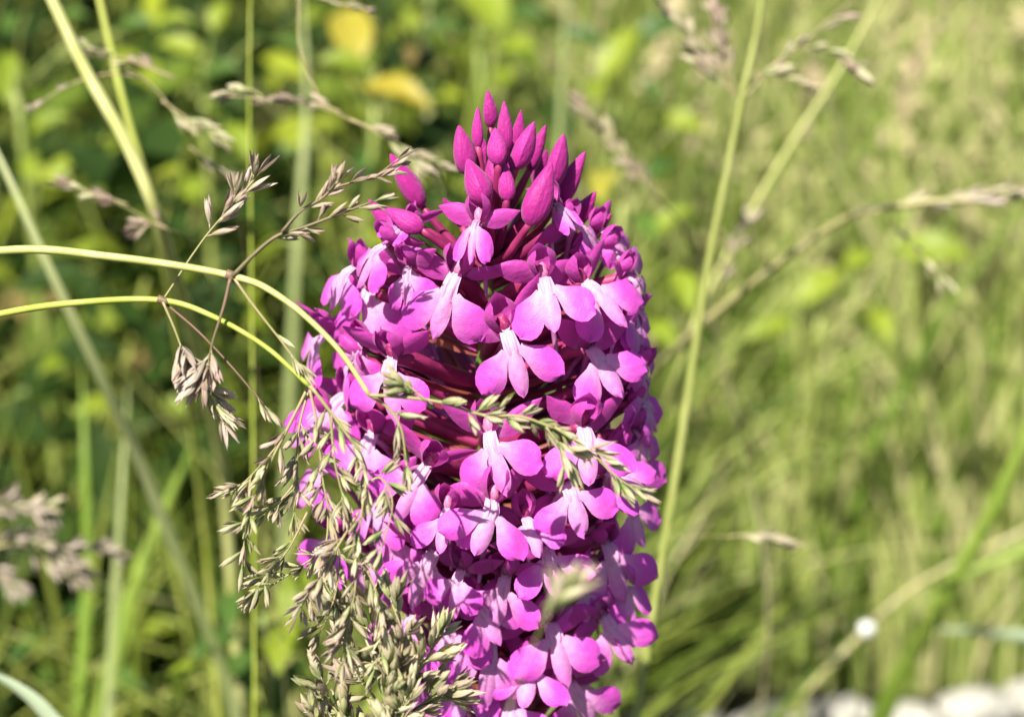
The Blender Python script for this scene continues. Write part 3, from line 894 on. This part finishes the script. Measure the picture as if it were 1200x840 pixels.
beaded = stem_thing('arching grass with pale beaded spikelets above the left side flowers', [(560, 700, .36), (545, 420, .33), (520, 220, .305), (480, 178, .30), (430, 150, .30), (380, 128, .30), (320, 116, .30), (240, 112, .30)], .30, 2.5, M['branch'],
    [([(410, 140), (450, 158), (480, 180)], 5, ['sp_pale', 'sp_tan'], .85, .30, .3), ([(400, 132), (370, 122), (320, 120)], 6, ['sp_purple', 'sp_tan'], .7, .30, .4), ([(310, 116), (295, 106), (275, 108)], 4, ['sp_purple', 'sp_pale'], .6, .30, .6), ([(350, -10), (390, 2), (420, 10)], 4, ['sp_tan', 'sp_purple'], .6, .31, .4), ([(470, 172), (490, 182), (510, 190)], 2, ['sp_tan'], .6, .30, .3)], gdy=.06, taper=.5)
# brownish blurred seed head at the left edge
fh = stem_thing('blurred pinkish brown feathery seed head against dark undergrowth', [(-160, 900, .355), (-120, 760, .355), (-60, 680, .355), (0, 640, .355), (60, 640, .355)], .355, 4, M['culm_straw'],
    [([(-40, 600), (10, 592), (48, 596)], 26, ['sp_brown', 'sp_pale'], .74, .35, .7), ([(-20, 640), (30, 630), (90, 655)], 30, ['sp_brown', 'sp_tan'], .74, .355, .7), ([(20, 640), (70, 662), (92, 676)], 22, ['sp_brown', 'sp_pale'], .74, .358, .7), ([(60, 640), (100, 640), (136, 648)], 16, ['sp_brown', 'sp_tan'], .6, .362, .7), ([(-30, 650), (0, 672), (18, 692)], 20, ['sp_brown'], .6, .35, .7)], gdx=-.03)
for t_, path, d_ in ((oat, [(168, 92), (134, 86), (100, 92)], .313), (beaded, [(380, 128), (352, 60), (350, -10)], .305), (fh, [(-60, 680), (-55, 640), (-40, 600)], .353)):
    branch_obj(t_, PX(path, d_), .00016, .00012, M['branch'])
# tall stem right of the orchid with its heads
stem_thing('tall yellow green grass stem with pale seed heads beside the orchid', [(735, 920, .335), (748, 830, .335), (768, 700, .335), (792, 555, .335), (815, 405, .335), (832, 300, .335), (850, 210, .335), (870, 112, .335), (884, 50, .335), (900, -40, .335)], .335, 10, M['culm_olive'],
    [([(862, 112), (838, 84), (806, 40), (772, -4)], 16, ['sp_pale', 'sp_tan'], 1.05, .335, .3), ([(862, 110), (852, 66), (842, 20)], 14, ['sp_purple', 'sp_tan'], .95, .335, .35), ([(872, 92), (900, 84), (938, 98)], 5, ['sp_pale'], .85, .335, .25),
     ([(868, 120), (905, 78), (940, 52), (975, 20), (1000, 2)], 6, ['sp_tan', 'sp_purple'], .8, .335, .4), ([(935, 56), (965, 60), (995, 72)], 5, ['sp_pale', 'sp_purple'], .95, .335, .35)])
stem_thing('pale slanting grass stem rising right of the tall yellow green stem', [(720, 660, .48), (800, 420, .42), (836, 330, .43), (885, 240, .43), (930, 165, .43), (985, 80, .43), (1040, -20, .43)], .43, 7, M['culm_pale'],
    [([(840, 340), (858, 300), (870, 262)], 10, ['sp_brown', 'sp_tan'], .8, .38, .5)])
stem_thing('long diagonal grass stem ending in a brownish seed head', [(640, 640, .46), (740, 470, .43), (800, 400, .40), (865, 345, .39), (930, 296, .38), (1000, 252, .37), (1080, 238, .36), (1160, 232, .36), (1260, 214, .36)], .37, 9, M['culm_straw'],
    [([(1010, 250), (1060, 244), (1110, 236)], 8, ['sp_brown', 'sp_pale'], .9, .365, .3), ([(1090, 238), (1140, 232), (1220, 222)], 16, ['sp_brown', 'sp_pale', 'sp_tan'], 1.1, .36, .25), ([(1040, 258), (1070, 290), (1100, 320)], 4, ['sp_pale'], .8, .37, .5)], gdy=.05)
stem_thing('grey green blurred drooping spike behind the top buds', [(900, 700, .45), (860, 480, .43), (810, 290, .40), (770, 232, .37), (728, 180, .365), (692, 136, .365)], .365, 4, M['culm_straw'],
    [([(770, 232), (730, 182), (690, 132)], 26, ['sp_tan', 'sp_purple', 'sp_green'], .85, .365, .35)], gdy=.06)
stem_thing('hair-thin grass with one whitish spikelet right of the orchid', [(1010, 1000, .38), (1000, 780, .35), (960, 660, .335), (928, 634, .332), (846, 628, .33), (782, 629, .33)], .33, 1.6, M['culm_straw'],
    [([(852, 629), (880, 626), (905, 632)], 7, ['sp_pale', 'sp_tan'], .8, .33, .25)], taper=.4)
stem_thing('diagonal straw stem low in the grass carrying a painted white droplet', [(880, 900, .506), (930, 828, .506), (1010, 742, .506), (1080, 682, .506), (1200, 622, .506), (1280, 580, .506)], .506, 8, M['culm_straw'])
blade_plant('broad yellow green blade leaning across the straw stem', [(1010, 900, .52), (1046, 808, .50), (1100, 710, .48), (1152, 620, .47), (1205, 500, .46), (1240, 410, .46)], .48, 28, M['blade_lime'])
blade_plant('pale bluish grass blade lying level above the stones', [(1330, 770, .50), (1240, 752, .50), (1170, 742, .50), (1080, 736, .50)], .50, 24, M['blade_bluish'])
blade_plant('green blade curving in from the edge above the level blade', [(1330, 640, .52), (1230, 640, .52), (1140, 670, .52), (1060, 720, .52)], .52, 20, M['blade_lime'])
blade_plant('upright pale blade between the top buds and the lime leaf', [(640, 620, .56), (648, 300, .54), (658, 100, .53), (664, -40, .53)], .54, 13, M['blade_pale'])
blade_plant('upright pale blade left of the yellow leaves', [(330, 700, .52), (345, 320, .50), (358, 120, .50), (350, -60, .50)], .50, 14, M['blade_pale'])
blade_plant('upright dull grass blade behind the orchid tip', [(520, 640, .60), (512, 300, .58), (500, 110, .57), (505, -60, .57)], .57, 12, M['blade_pale'])

# droplet
dp = P(1016, 737, .502)  # white ball standing in for a bright highlight
b = MB(); rows = []
for i in range(9):
    th = math.pi * i / 8
    rows.append([Vector((math.sin(th) * math.cos(a), math.sin(th) * math.sin(a), math.cos(th) * .92)) * .0021 for a in np.linspace(0, 2 * math.pi, 15)])
b.grid(rows)
o = obj('glint', b.mesh('glint', M['white'])); o.location = dp
tag(o, 'tiny white painted droplet on the diagonal straw stem', 'glint')

# ------------------------------------------------------------------ pale stones on the ground
def ground_hit(px, py):
    d = P(px, py, 1.0) - CAM; k = 0.02
    while k < 4:
        p = CAM + d * k
        if p.z <= gz(p.x, p.y): return p
        k += 0.002
    return CAM + d * 4
STONES = [
 (735, 838, 36, 8, 'small grey stone at the end of the pale stone row nearest the orchid'), (812, 836, 46, 11, 'flat pale stone next to the small grey one'),
 (905, 832, 52, 14, 'wide pale stone in the middle of the row under the straw stem'), (985, 828, 44, 18, 'knobbly whitish stone beside the wide one'),
 (1062, 828, 44, 14, 'low rounded pale stone between two knobbly ones'), (1140, 820, 46, 20, 'large whitish stone towards the end of the row'), (1220, 814, 48, 21, 'white stone at the end of the row below the level blade'),
]
for i, (px, py, w, h, lab) in enumerate(STONES):
    rs = random.Random(900 + i)
    p = ground_hit(px, py + 27)
    dep = (p - CAM).dot(FWD); k = dep / FPX
    b = MB(); rows = []
    for a in range(13):
        th = math.pi * a / 12; row = []
        for c in range(21):
            ph = 2 * math.pi * c / 20
            v = Vector((math.sin(th) * math.cos(ph), math.sin(th) * math.sin(ph), math.cos(th)))
            q = 1 + 0.28 * noise.noise(v * 1.4 + Vector((i * 5, 0, 0))) + 0.12 * noise.noise(v * 4 + Vector((0, i * 3, 0)))
            row.append(Vector((v.x * w * 1.0 * k * q, v.y * w * .8 * k * q, v.z * h * 1.3 * k * q)))
        rows.append(row)
    b.grid(rows)
    o = obj('stone', b.mesh('stone', M['stone']))
    o.location = (p.x, p.y, gz(p.x, p.y) + h * .7 * k); o.rotation_euler = (0, 0, rs.uniform(-.5, .5))
    tag(o, lab, 'stone', 'pale stones at the foot of the grass')

# ------------------------------------------------------------------ leafy weeds with single leaves
def leaf_mesh(k):
    rs = random.Random(1000 + k); b = MB(); rows = []
    L, W = 1.0, rs.uniform(.38, .58)
    for i in range(9):
        t = i / 8
        w = W * (math.sin(math.pi * (t ** .8)) ** .8 * (1 - .25 * t) + .015)
        rows.append([Vector((e * w * .5, t * L, .14 * math.sin(t * 2.6) + abs(e) * w * .22 + .02 * math.sin(7 * t + 3 * e))) for e in (-1, -.5, 0, .5, 1)])
    b.grid(rows)
    b.tube([Vector((0, -.25, -.02)), Vector((0, -.1, 0)), Vector((0, .05, .01))], .018, 5)
    return b
LEAF = {m: [leaf_mesh(k).mesh('leaf', M[m]) for k in range(4)] for m in ('leaf_lime', 'leaf_yellow', 'leaf_green', 'leaf_brown')}

def leaf_child(parent, pos, nrm, tipdir, size, mk, rs):
    o = obj('leaf', rs.choice(LEAF[mk]), parent)
    z = nrm.normalized(); y = (tipdir - z * tipdir.dot(z)).normalized(); x = y.cross(z)
    m = Matrix((x, y, z)).transposed().to_4x4()
    o.matrix_local = Matrix.Translation(pos - parent.location) @ m @ Matrix.Scale(size, 4)

def weed(label, px, py, d, leaves, seed, group=None, name='leafy_weed'):
    """leaves: (px, py, size_px, material); a stalk joins each leaf to the stem"""
    rs = random.Random(seed)
    top = P(px, py, d)
    g = Vector((top.x, top.y, 0)); g.z = gz(g.x, g.y)
    t = empty(name, g); tag(t, label, 'weed', group)
    b = MB(); pts = spline([Vector((0, 0, -.003)), Vector((rs.uniform(-.01, .01), .004, (top.z - g.z) * .5)), top - g], n=6)
    b.tube(pts, lerp_list([.0022, .0009], len(pts)), 7)
    obj('stem', b.mesh('stem', M['culm_green']), t)
    for (lx, ly, sz, mk) in leaves:
        c = P(lx, ly, d + rs.uniform(-.03, .02)); s = sz / FPX * d
        ht = max(g.z + .01, min(c.z - .012, top.z)); kk = (ht - g.z) / max(1e-4, top.z - g.z)
        a = g + pts[int(kk * (len(pts) - 1))]
        out = c - a
        tipd = Vector((out.x, out.y, out.z * .3)) if out.length > .004 else Vector((rs.uniform(-1, 1), -.5, 0))
        tipd = tipd.normalized() + Vector((rs.uniform(-.4, .4), rs.uniform(-.4, .2), rs.uniform(-.5, .1)))
        nrm = (-FWD * .5 + Vector((0, 0, .75)) + sdir * .4 + Vector((rs.uniform(-.5, .5), rs.uniform(-.3, .3), rs.uniform(-.1, .3)))).normalized()
        y = (tipd - nrm * tipd.dot(nrm)).normalized()
        base = c - y * s * .5
        leaf_child(t, base, nrm, y, s, mk, rs)
        st, _ = branch_obj(t, [a, a.lerp(base, .5) + Vector((0, 0, .004)), base - y * s * .2], .0005, .0004, M['culm_green'], 'leaf_stalk', n=3)

weed('weed with large yellow leaves behind the beaded grass', 440, 120, .55, [(412, 45, 105, 'leaf_yellow'), (465, 118, 90, 'leaf_yellow'), (400, 78, 60, 'leaf_lime'), (480, 70, 50, 'leaf_brown'), (430, 190, 60, 'leaf_green')], 1)
weed('weed with a big lime leaf above the orchid tip', 560, 60, .6, [(556, 8, 120, 'leaf_lime'), (520, 40, 60, 'leaf_green'), (610, 60, 60, 'leaf_lime'), (620, 20, 50, 'leaf_green'), (590, 95, 60, 'leaf_lime')], 2)
weed('weed with bright pointed lime leaves right of the orchid tip', 720, 120, .62, [(730, 66, 84, 'leaf_lime'), (680, 50, 60, 'leaf_green'), (775, 40, 70, 'leaf_green'), (760, 110, 60, 'leaf_green'), (800, 150, 60, 'leaf_lime'), (700, 110, 60, 'leaf_lime')], 3)
weed('weed with one yellow leaf beside the upper right flowers', 730, 240, .5, [(708, 222, 74, 'leaf_yellow'), (760, 270, 55, 'leaf_green'), (775, 200, 50, 'leaf_green'), (790, 260, 60, 'leaf_lime'), (800, 345, 70, 'leaf_lime'), (780, 395, 60, 'leaf_lime')], 4)
weed('weed with rounded green leaves at the upper left edge', 20, 110, .55, [(10, 95, 80, 'leaf_lime'), (160, 35, 55, 'leaf_green'), (60, 150, 60, 'leaf_lime'), (20, 30, 60, 'leaf_green'), (85, 25, 50, 'leaf_green'), (40, 200, 55, 'leaf_lime'), (205, 30, 55, 'leaf_lime'), (85, 200, 60, 'leaf_lime')], 5)
weed('weed with a pale brown dying leaf under the arching stems', 160, 440, .55, [(168, 432, 80, 'leaf_brown'), (130, 410, 60, 'leaf_yellow'), (70, 430, 60, 'leaf_lime'), (40, 470, 60, 'leaf_green'), (110, 480, 50, 'leaf_lime'), (200, 480, 60, 'leaf_lime'), (240, 430, 50, 'leaf_green')], 6)
weed('weed with russet leaves in the dark gap at the left edge', 40, 380, .6, [(20, 375, 80, 'leaf_brown'), (60, 350, 55, 'leaf_brown'), (10, 300, 50, 'leaf_green'), (90, 310, 60, 'leaf_green')], 7)
weed('weed with pale lime leaves below the grey seed cluster', 250, 540, .6, [(230, 500, 60, 'leaf_lime'), (290, 480, 60, 'leaf_lime'), (250, 560, 60, 'leaf_green'), (200, 560, 60, 'leaf_green'), (300, 640, 80, 'leaf_lime'), (240, 690, 60, 'leaf_lime'), (200, 640, 70, 'leaf_green'), (180, 540, 60, 'leaf_lime')], 8)
weed('weed with soft green leaves low beside the panicle', 310, 720, .42, [(330, 760, 90, 'leaf_lime'), (350, 700, 80, 'leaf_lime'), (290, 790, 80, 'leaf_green'), (250, 760, 70, 'leaf_green'), (340, 810, 90, 'leaf_green'), (220, 800, 70, 'leaf_lime'), (270, 720, 60, 'leaf_green')], 9)
weed('weed with small dark leaves at the lower left', 60, 740, .5, [(30, 760, 60, 'leaf_green'), (90, 720, 50, 'leaf_green'), (150, 800, 60, 'leaf_green'), (60, 800, 60, 'leaf_green'), (20, 700, 50, 'leaf_green'), (190, 740, 60, 'leaf_lime')], 10)
weed('weed with a round lime leaf right of the tall stem', 960, 370, .6, [(962, 338, 72, 'leaf_lime'), (1030, 385, 60, 'leaf_lime'), (1095, 300, 90, 'leaf_lime'), (900, 390, 60, 'leaf_lime'), (1010, 310, 60, 'leaf_lime')], 11)
weed('weed with mid green leaves between thick pale stem and hair-thin stem', 240, 120, .58, [(210, 60, 60, 'leaf_lime'), (260, 90, 60, 'leaf_green'), (280, 170, 60, 'leaf_lime'), (230, 230, 60, 'leaf_lime'), (330, 190, 60, 'leaf_green'), (340, 60, 60, 'leaf_green'), (260, 20, 50, 'leaf_lime')], 12)
weed('weed with lime leaves behind the mauve spikelet cluster', 130, 260, .6, [(60, 210, 60, 'leaf_lime'), (130, 180, 60, 'leaf_lime'), (120, 290, 60, 'leaf_green'), (210, 310, 70, 'leaf_lime'), (330, 300, 70, 'leaf_lime'), (360, 340, 70, 'leaf_green'), (300, 380, 60, 'leaf_lime')], 13)

# ------------------------------------------------------------------ uncountable meadow: grass, straw and low leaves
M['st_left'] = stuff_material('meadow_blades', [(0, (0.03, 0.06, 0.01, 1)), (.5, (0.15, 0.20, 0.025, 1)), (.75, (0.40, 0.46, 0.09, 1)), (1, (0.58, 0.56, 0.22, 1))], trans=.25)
M['st_right'] = stuff_material('meadow_blades_pale', [(0, (0.04, 0.09, 0.015, 1)), (.3, (0.22, 0.34, 0.05, 1)), (.6, (0.54, 0.60, 0.19, 1)), (1, (0.76, 0.66, 0.42, 1))], trans=.4)
M['st_leaf'] = stuff_material('low_leaves', [(0, (0.012, 0.028, 0.006, 1)), (.45, (0.03, 0.065, 0.010, 1)), (.62, (0.13, 0.19, 0.02, 1)), (.85, (0.40, 0.47, 0.04, 1)), (1, (0.54, 0.48, 0.08, 1))], trans=.25)  # near-black stops paint deep shade into the leaf colour

def stuff_mesh(name, V, F, tint, mat, label):
    me = bpy.data.meshes.new(name)
    me.vertices.add(len(V)); me.vertices.foreach_set('co', V.astype(np.float32).ravel())
    nf = len(F)
    me.loops.add(nf * 4); me.loops.foreach_set('vertex_index', F.astype(np.int32).ravel())
    me.polygons.add(nf)
    me.polygons.foreach_set('loop_start', np.arange(0, nf * 4, 4, dtype=np.int32))
    me.polygons.foreach_set('use_smooth', np.ones(nf, dtype=bool))
    at = me.attributes.new('tint', 'FLOAT', 'POINT'); at.data.foreach_set('value', tint.astype(np.float32))
    me.materials.append(mat)
    me.update(calc_edges=True); me.validate()
    o = obj(name, me)
    tag(o, label, 'grass', kind='stuff')
    return o

def gz_np(x, y):
    return np.where(y > .9, .10 * (1 - np.exp(-(np.maximum(y, .9) - .9) * .9)), 0) - .004

def blades_np(rs, x, y, h, w, lean, seg=5):
    n = len(x)
    az = rs.uniform(0, 2 * np.pi, n); face = -.3 + rs.normal(size=n) * .75      # most blades turn their flat side to the light
    t = np.linspace(0, 1, seg + 1)
    lx = np.cos(az) * lean; ly = np.where((x > .02) & (y < .6), np.abs(np.sin(az)), np.sin(az)) * lean
    z0 = gz_np(x, y)
    V = np.zeros((n, seg + 1, 2, 3))
    for i, ti in enumerate(t):
        cx = x + lx * h * ti ** 2; cy = y + ly * h * ti ** 2
        cz = z0 + h * (ti - .35 * np.minimum(lean, 1.3) * ti ** 2.2)
        ww = w * (1 - ti ** 2.2) * .5 + .0001
        for k, s in enumerate((-1, 1)):
            V[:, i, k, 0] = cx + s * np.cos(face) * ww
            V[:, i, k, 1] = cy + s * np.sin(face) * ww
            V[:, i, k, 2] = cz
    base = (np.arange(n) * (seg + 1) * 2)[:, None, None]
    i = np.arange(seg)
    q = np.stack([2 * i, 2 * i + 1, 2 * i + 3, 2 * i + 2], axis=1)[None]
    F = (base + q).reshape(-1, 4)
    return V.reshape(-1, 3), F, (seg + 1) * 2

def meadow(name, label, n, seed, side, mat, hr, wr, ymin, ymax, tint_pow=1.0, lean=(.1, .8)):
    rs = np.random.default_rng(seed)
    y = ymin + (ymax - ymin) * rs.random(n) ** 1.3
    half = .27 * (y + .24) + .06
    u = rs.uniform(-1, 1, n)
    if side == 'left': u = -1.15 + 1.5 * rs.random(n) ** 1.1
    if side == 'right': u = 1.25 - 1.35 * rs.random(n) ** 1.2
    x = u * half
    keep = ~((x > .02) & (y < .385))
    x, y, u = x[keep], y[keep], u[keep]; n = len(x)
    h = rs.uniform(hr[0], hr[1], n) * np.clip(.45 + (y - .1) * .9, .45, 1.15)
    w = rs.uniform(wr[0], wr[1], n)
    ln_ = rs.uniform(lean[0], lean[1], n)
    ln_ = np.where((x > .02) & (y < .7), np.minimum(ln_, .45), ln_)
    V, F, per = blades_np(rs, x, y, h, w, ln_) #.uniform(lean[0], lean[1], n))
    clump = .5 + .5 * np.sin(x * 31 + 3 * np.sin(y * 17)) * np.cos(y * 23 + 2 * np.sin(x * 13))
    tint = np.clip(.75 * rs.random(n) ** tint_pow + .35 * clump - .05, 0, 1)
    stuff_mesh(name, V, F, np.repeat(tint, per), mat, label)

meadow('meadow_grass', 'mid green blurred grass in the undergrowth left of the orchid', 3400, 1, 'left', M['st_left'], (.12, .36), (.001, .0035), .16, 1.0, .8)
meadow('meadow_grass', 'pale yellow green blurred grass right of the orchid', 17000, 2, 'right', M['st_right'], (.10, .34), (.0012, .0042), .17, 2.2, 1.0, (.05, 1.1))
meadow('meadow_grass', 'short bright grass behind the pale stones', 5000, 12, 'right', M['st_right'], (.06, .16), (.0012, .0035), .38, 1.1, .8, (.1, .6))
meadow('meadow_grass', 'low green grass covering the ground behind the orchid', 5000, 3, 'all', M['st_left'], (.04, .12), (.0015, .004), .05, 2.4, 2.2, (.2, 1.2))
meadow('meadow_grass', 'far meadow grass closing the view behind the undergrowth', 12000, 4, 'right', M['st_right'], (.16, .42), (.002, .006), 1.0, 3.0, 1.0, (.1, .7))

meadow('meadow_grass', 'pale straw blades criss-crossing in the grass right of the orchid', 1500, 15, 'right', M['st_right'], (.16, .34), (.0018, .0045), .5, 1.3, .6, (.8, 1.9))

def low_leaves(name, label, n, seed, mat, boxes):
    rs = np.random.default_rng(seed)
    per_v = []; cen = []
    # leaves gather in clumps; shade of the gaps is put into the dark clumps' colour
    nc = 210
    cyl = .26 + 2.1 * rs.random(nc) ** 1.3
    cxl = (-1.2 + 1.38 * rs.random(nc) ** 1.0) * (.27 * (cyl + .24) + .06)
    ch = np.where(cyl > .75, rs.uniform(.15, .45, nc), rs.uniform(.05, .30, nc) * np.clip(.4 + cyl, .5, 1.2))
    cr = np.where(cyl > .75, rs.uniform(.06, .16, nc), rs.uniform(.02, .06, nc))
    far = (cxl > .03) & (cyl < .6); cxl[far] -= .25
    ctint = np.where((rs.random(nc) < .74) | (cyl > .75), rs.random(nc) * .25, .42 + .45 * rs.random(nc))  # far clumps and most near ones tinted dark as painted shade
    idx = rs.integers(0, nc, n)
    dirs = rs.normal(size=(n, 3)); dirs /= np.linalg.norm(dirs, axis=1)[:, None]
    rad = rs.random(n) ** .5
    c = np.stack([cxl[idx], cyl[idx], ch[idx] * .6], 1) + dirs * rad[:, None] * np.stack([cr[idx], cr[idx], ch[idx] * .6], 1)
    c[:, 2] += gz_np(c[:, 0], c[:, 1])
    c[:, 2] = np.maximum(c[:, 2], .006)
    L = rs.uniform(.008, .022, n); W = L * rs.uniform(.4, .7, n)
    nrm = np.array([sdir.x * .3, sdir.y * .5, 1.0]) + rs.normal(size=(n, 3)) * .45
    nrm /= np.linalg.norm(nrm, axis=1)[:, None]
    tv = rs.normal(size=(n, 3)); tv -= nrm * (tv * nrm).sum(1)[:, None]; tv /= np.linalg.norm(tv, axis=1)[:, None]
    sv = np.cross(tv, nrm)
    prof = [(-.5, .04), (-.2, .42), (.12, .5), (.36, .28), (.5, .02)]
    V = np.zeros((n, 5, 3, 3))
    for i, (t, w) in enumerate(prof):
        mid = c + tv * (L * t)[:, None] - nrm * (L * .25 * t * t)[:, None]
        V[:, i, 1] = mid
        for k, s in ((0, -1), (2, 1)):
            V[:, i, k] = mid + sv * (W * w * s)[:, None] + nrm * (W * w * .3)[:, None]
    base = (np.arange(n) * 15)[:, None, None]
    q = []
    for i in range(4):
        for j in range(2):
            a = i * 3 + j; q.append((a, a + 1, a + 4, a + 3))
    F = (base + np.array(q)[None]).reshape(-1, 4)
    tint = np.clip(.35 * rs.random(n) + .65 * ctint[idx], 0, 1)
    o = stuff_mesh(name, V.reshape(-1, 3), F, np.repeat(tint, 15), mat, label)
    o['category'] = 'undergrowth'
def seed_dabs(n, seed, mat):
    rs = np.random.default_rng(seed)
    y = .42 + 1.5 * rs.random(n) ** 1.2
    half = .27 * (y + .24) + .06
    nc = n // 14; y = y[:nc]; half = half[:nc]
    u = 1.2 - 1.15 * rs.random(nc) ** 1.2
    cx = u * half; zz = rs.uniform(.06, .34, nc) * np.clip(.55 + .5 * y, .6, 1.2)
    ax = rs.normal(size=(nc, 3)) * .5 + np.array([0, 0, 1.0]); ax /= np.linalg.norm(ax, axis=1)[:, None]
    k = 14; n = nc * k
    t = np.tile(np.linspace(-1, 1, k), nc)
    ax = np.repeat(ax, k, 0)
    c = np.repeat(np.stack([cx, y, zz], 1), k, 0) + ax * (t * .014)[:, None] + rs.normal(size=(n, 3)) * .002
    c[:, 2] += gz_np(c[:, 0], c[:, 1])
    L = rs.uniform(.005, .009, n); W = L * .42
    tv = ax + rs.normal(size=(n, 3)) * .5; tv /= np.linalg.norm(tv, axis=1)[:, None]
    nr = np.array([sdir.x, sdir.y, sdir.z]) + rs.normal(size=(n, 3)) * .5
    nr -= tv * (nr * tv).sum(1)[:, None]; nr /= np.linalg.norm(nr, axis=1)[:, None]
    sv = np.cross(tv, nr)
    V = np.zeros((n, 4, 2, 3))
    for i, (q, w) in enumerate(((-.5, .05), (-.12, .5), (.2, .42), (.5, .03))):
        for j, s_ in enumerate((-1, 1)): V[:, i, j] = c + tv * (L * q)[:, None] + sv * (W * w * s_)[:, None]
    base = (np.arange(n) * 8)[:, None, None]
    F = (base + np.array([(2 * i, 2 * i + 1, 2 * i + 3, 2 * i + 2) for i in range(3)])[None]).reshape(-1, 4)
    tint = np.clip(np.repeat(rs.random(nc), k) * .7 + .3 * rs.random(n), 0, 1)
    o = stuff_mesh('seed_heads', V.reshape(-1, 3), F, np.repeat(tint, 8), mat, 'blurred pale seed heads among the grass right of the orchid')
    o['category'] = 'seed heads'
M['st_seed'] = stuff_material('pale_seed', [(0, (0.30, 0.36, 0.10, 1)), (.5, (0.56, 0.52, 0.26, 1)), (1, (0.62, 0.46, 0.34, 1))], trans=.3)
seed_dabs(16000, 33, M['st_seed'])
low_leaves('low_leaves', 'blurred leafy undergrowth with gap shade painted into dark leaves behind the orchid', 26000, 8, M['st_leaf'], None)
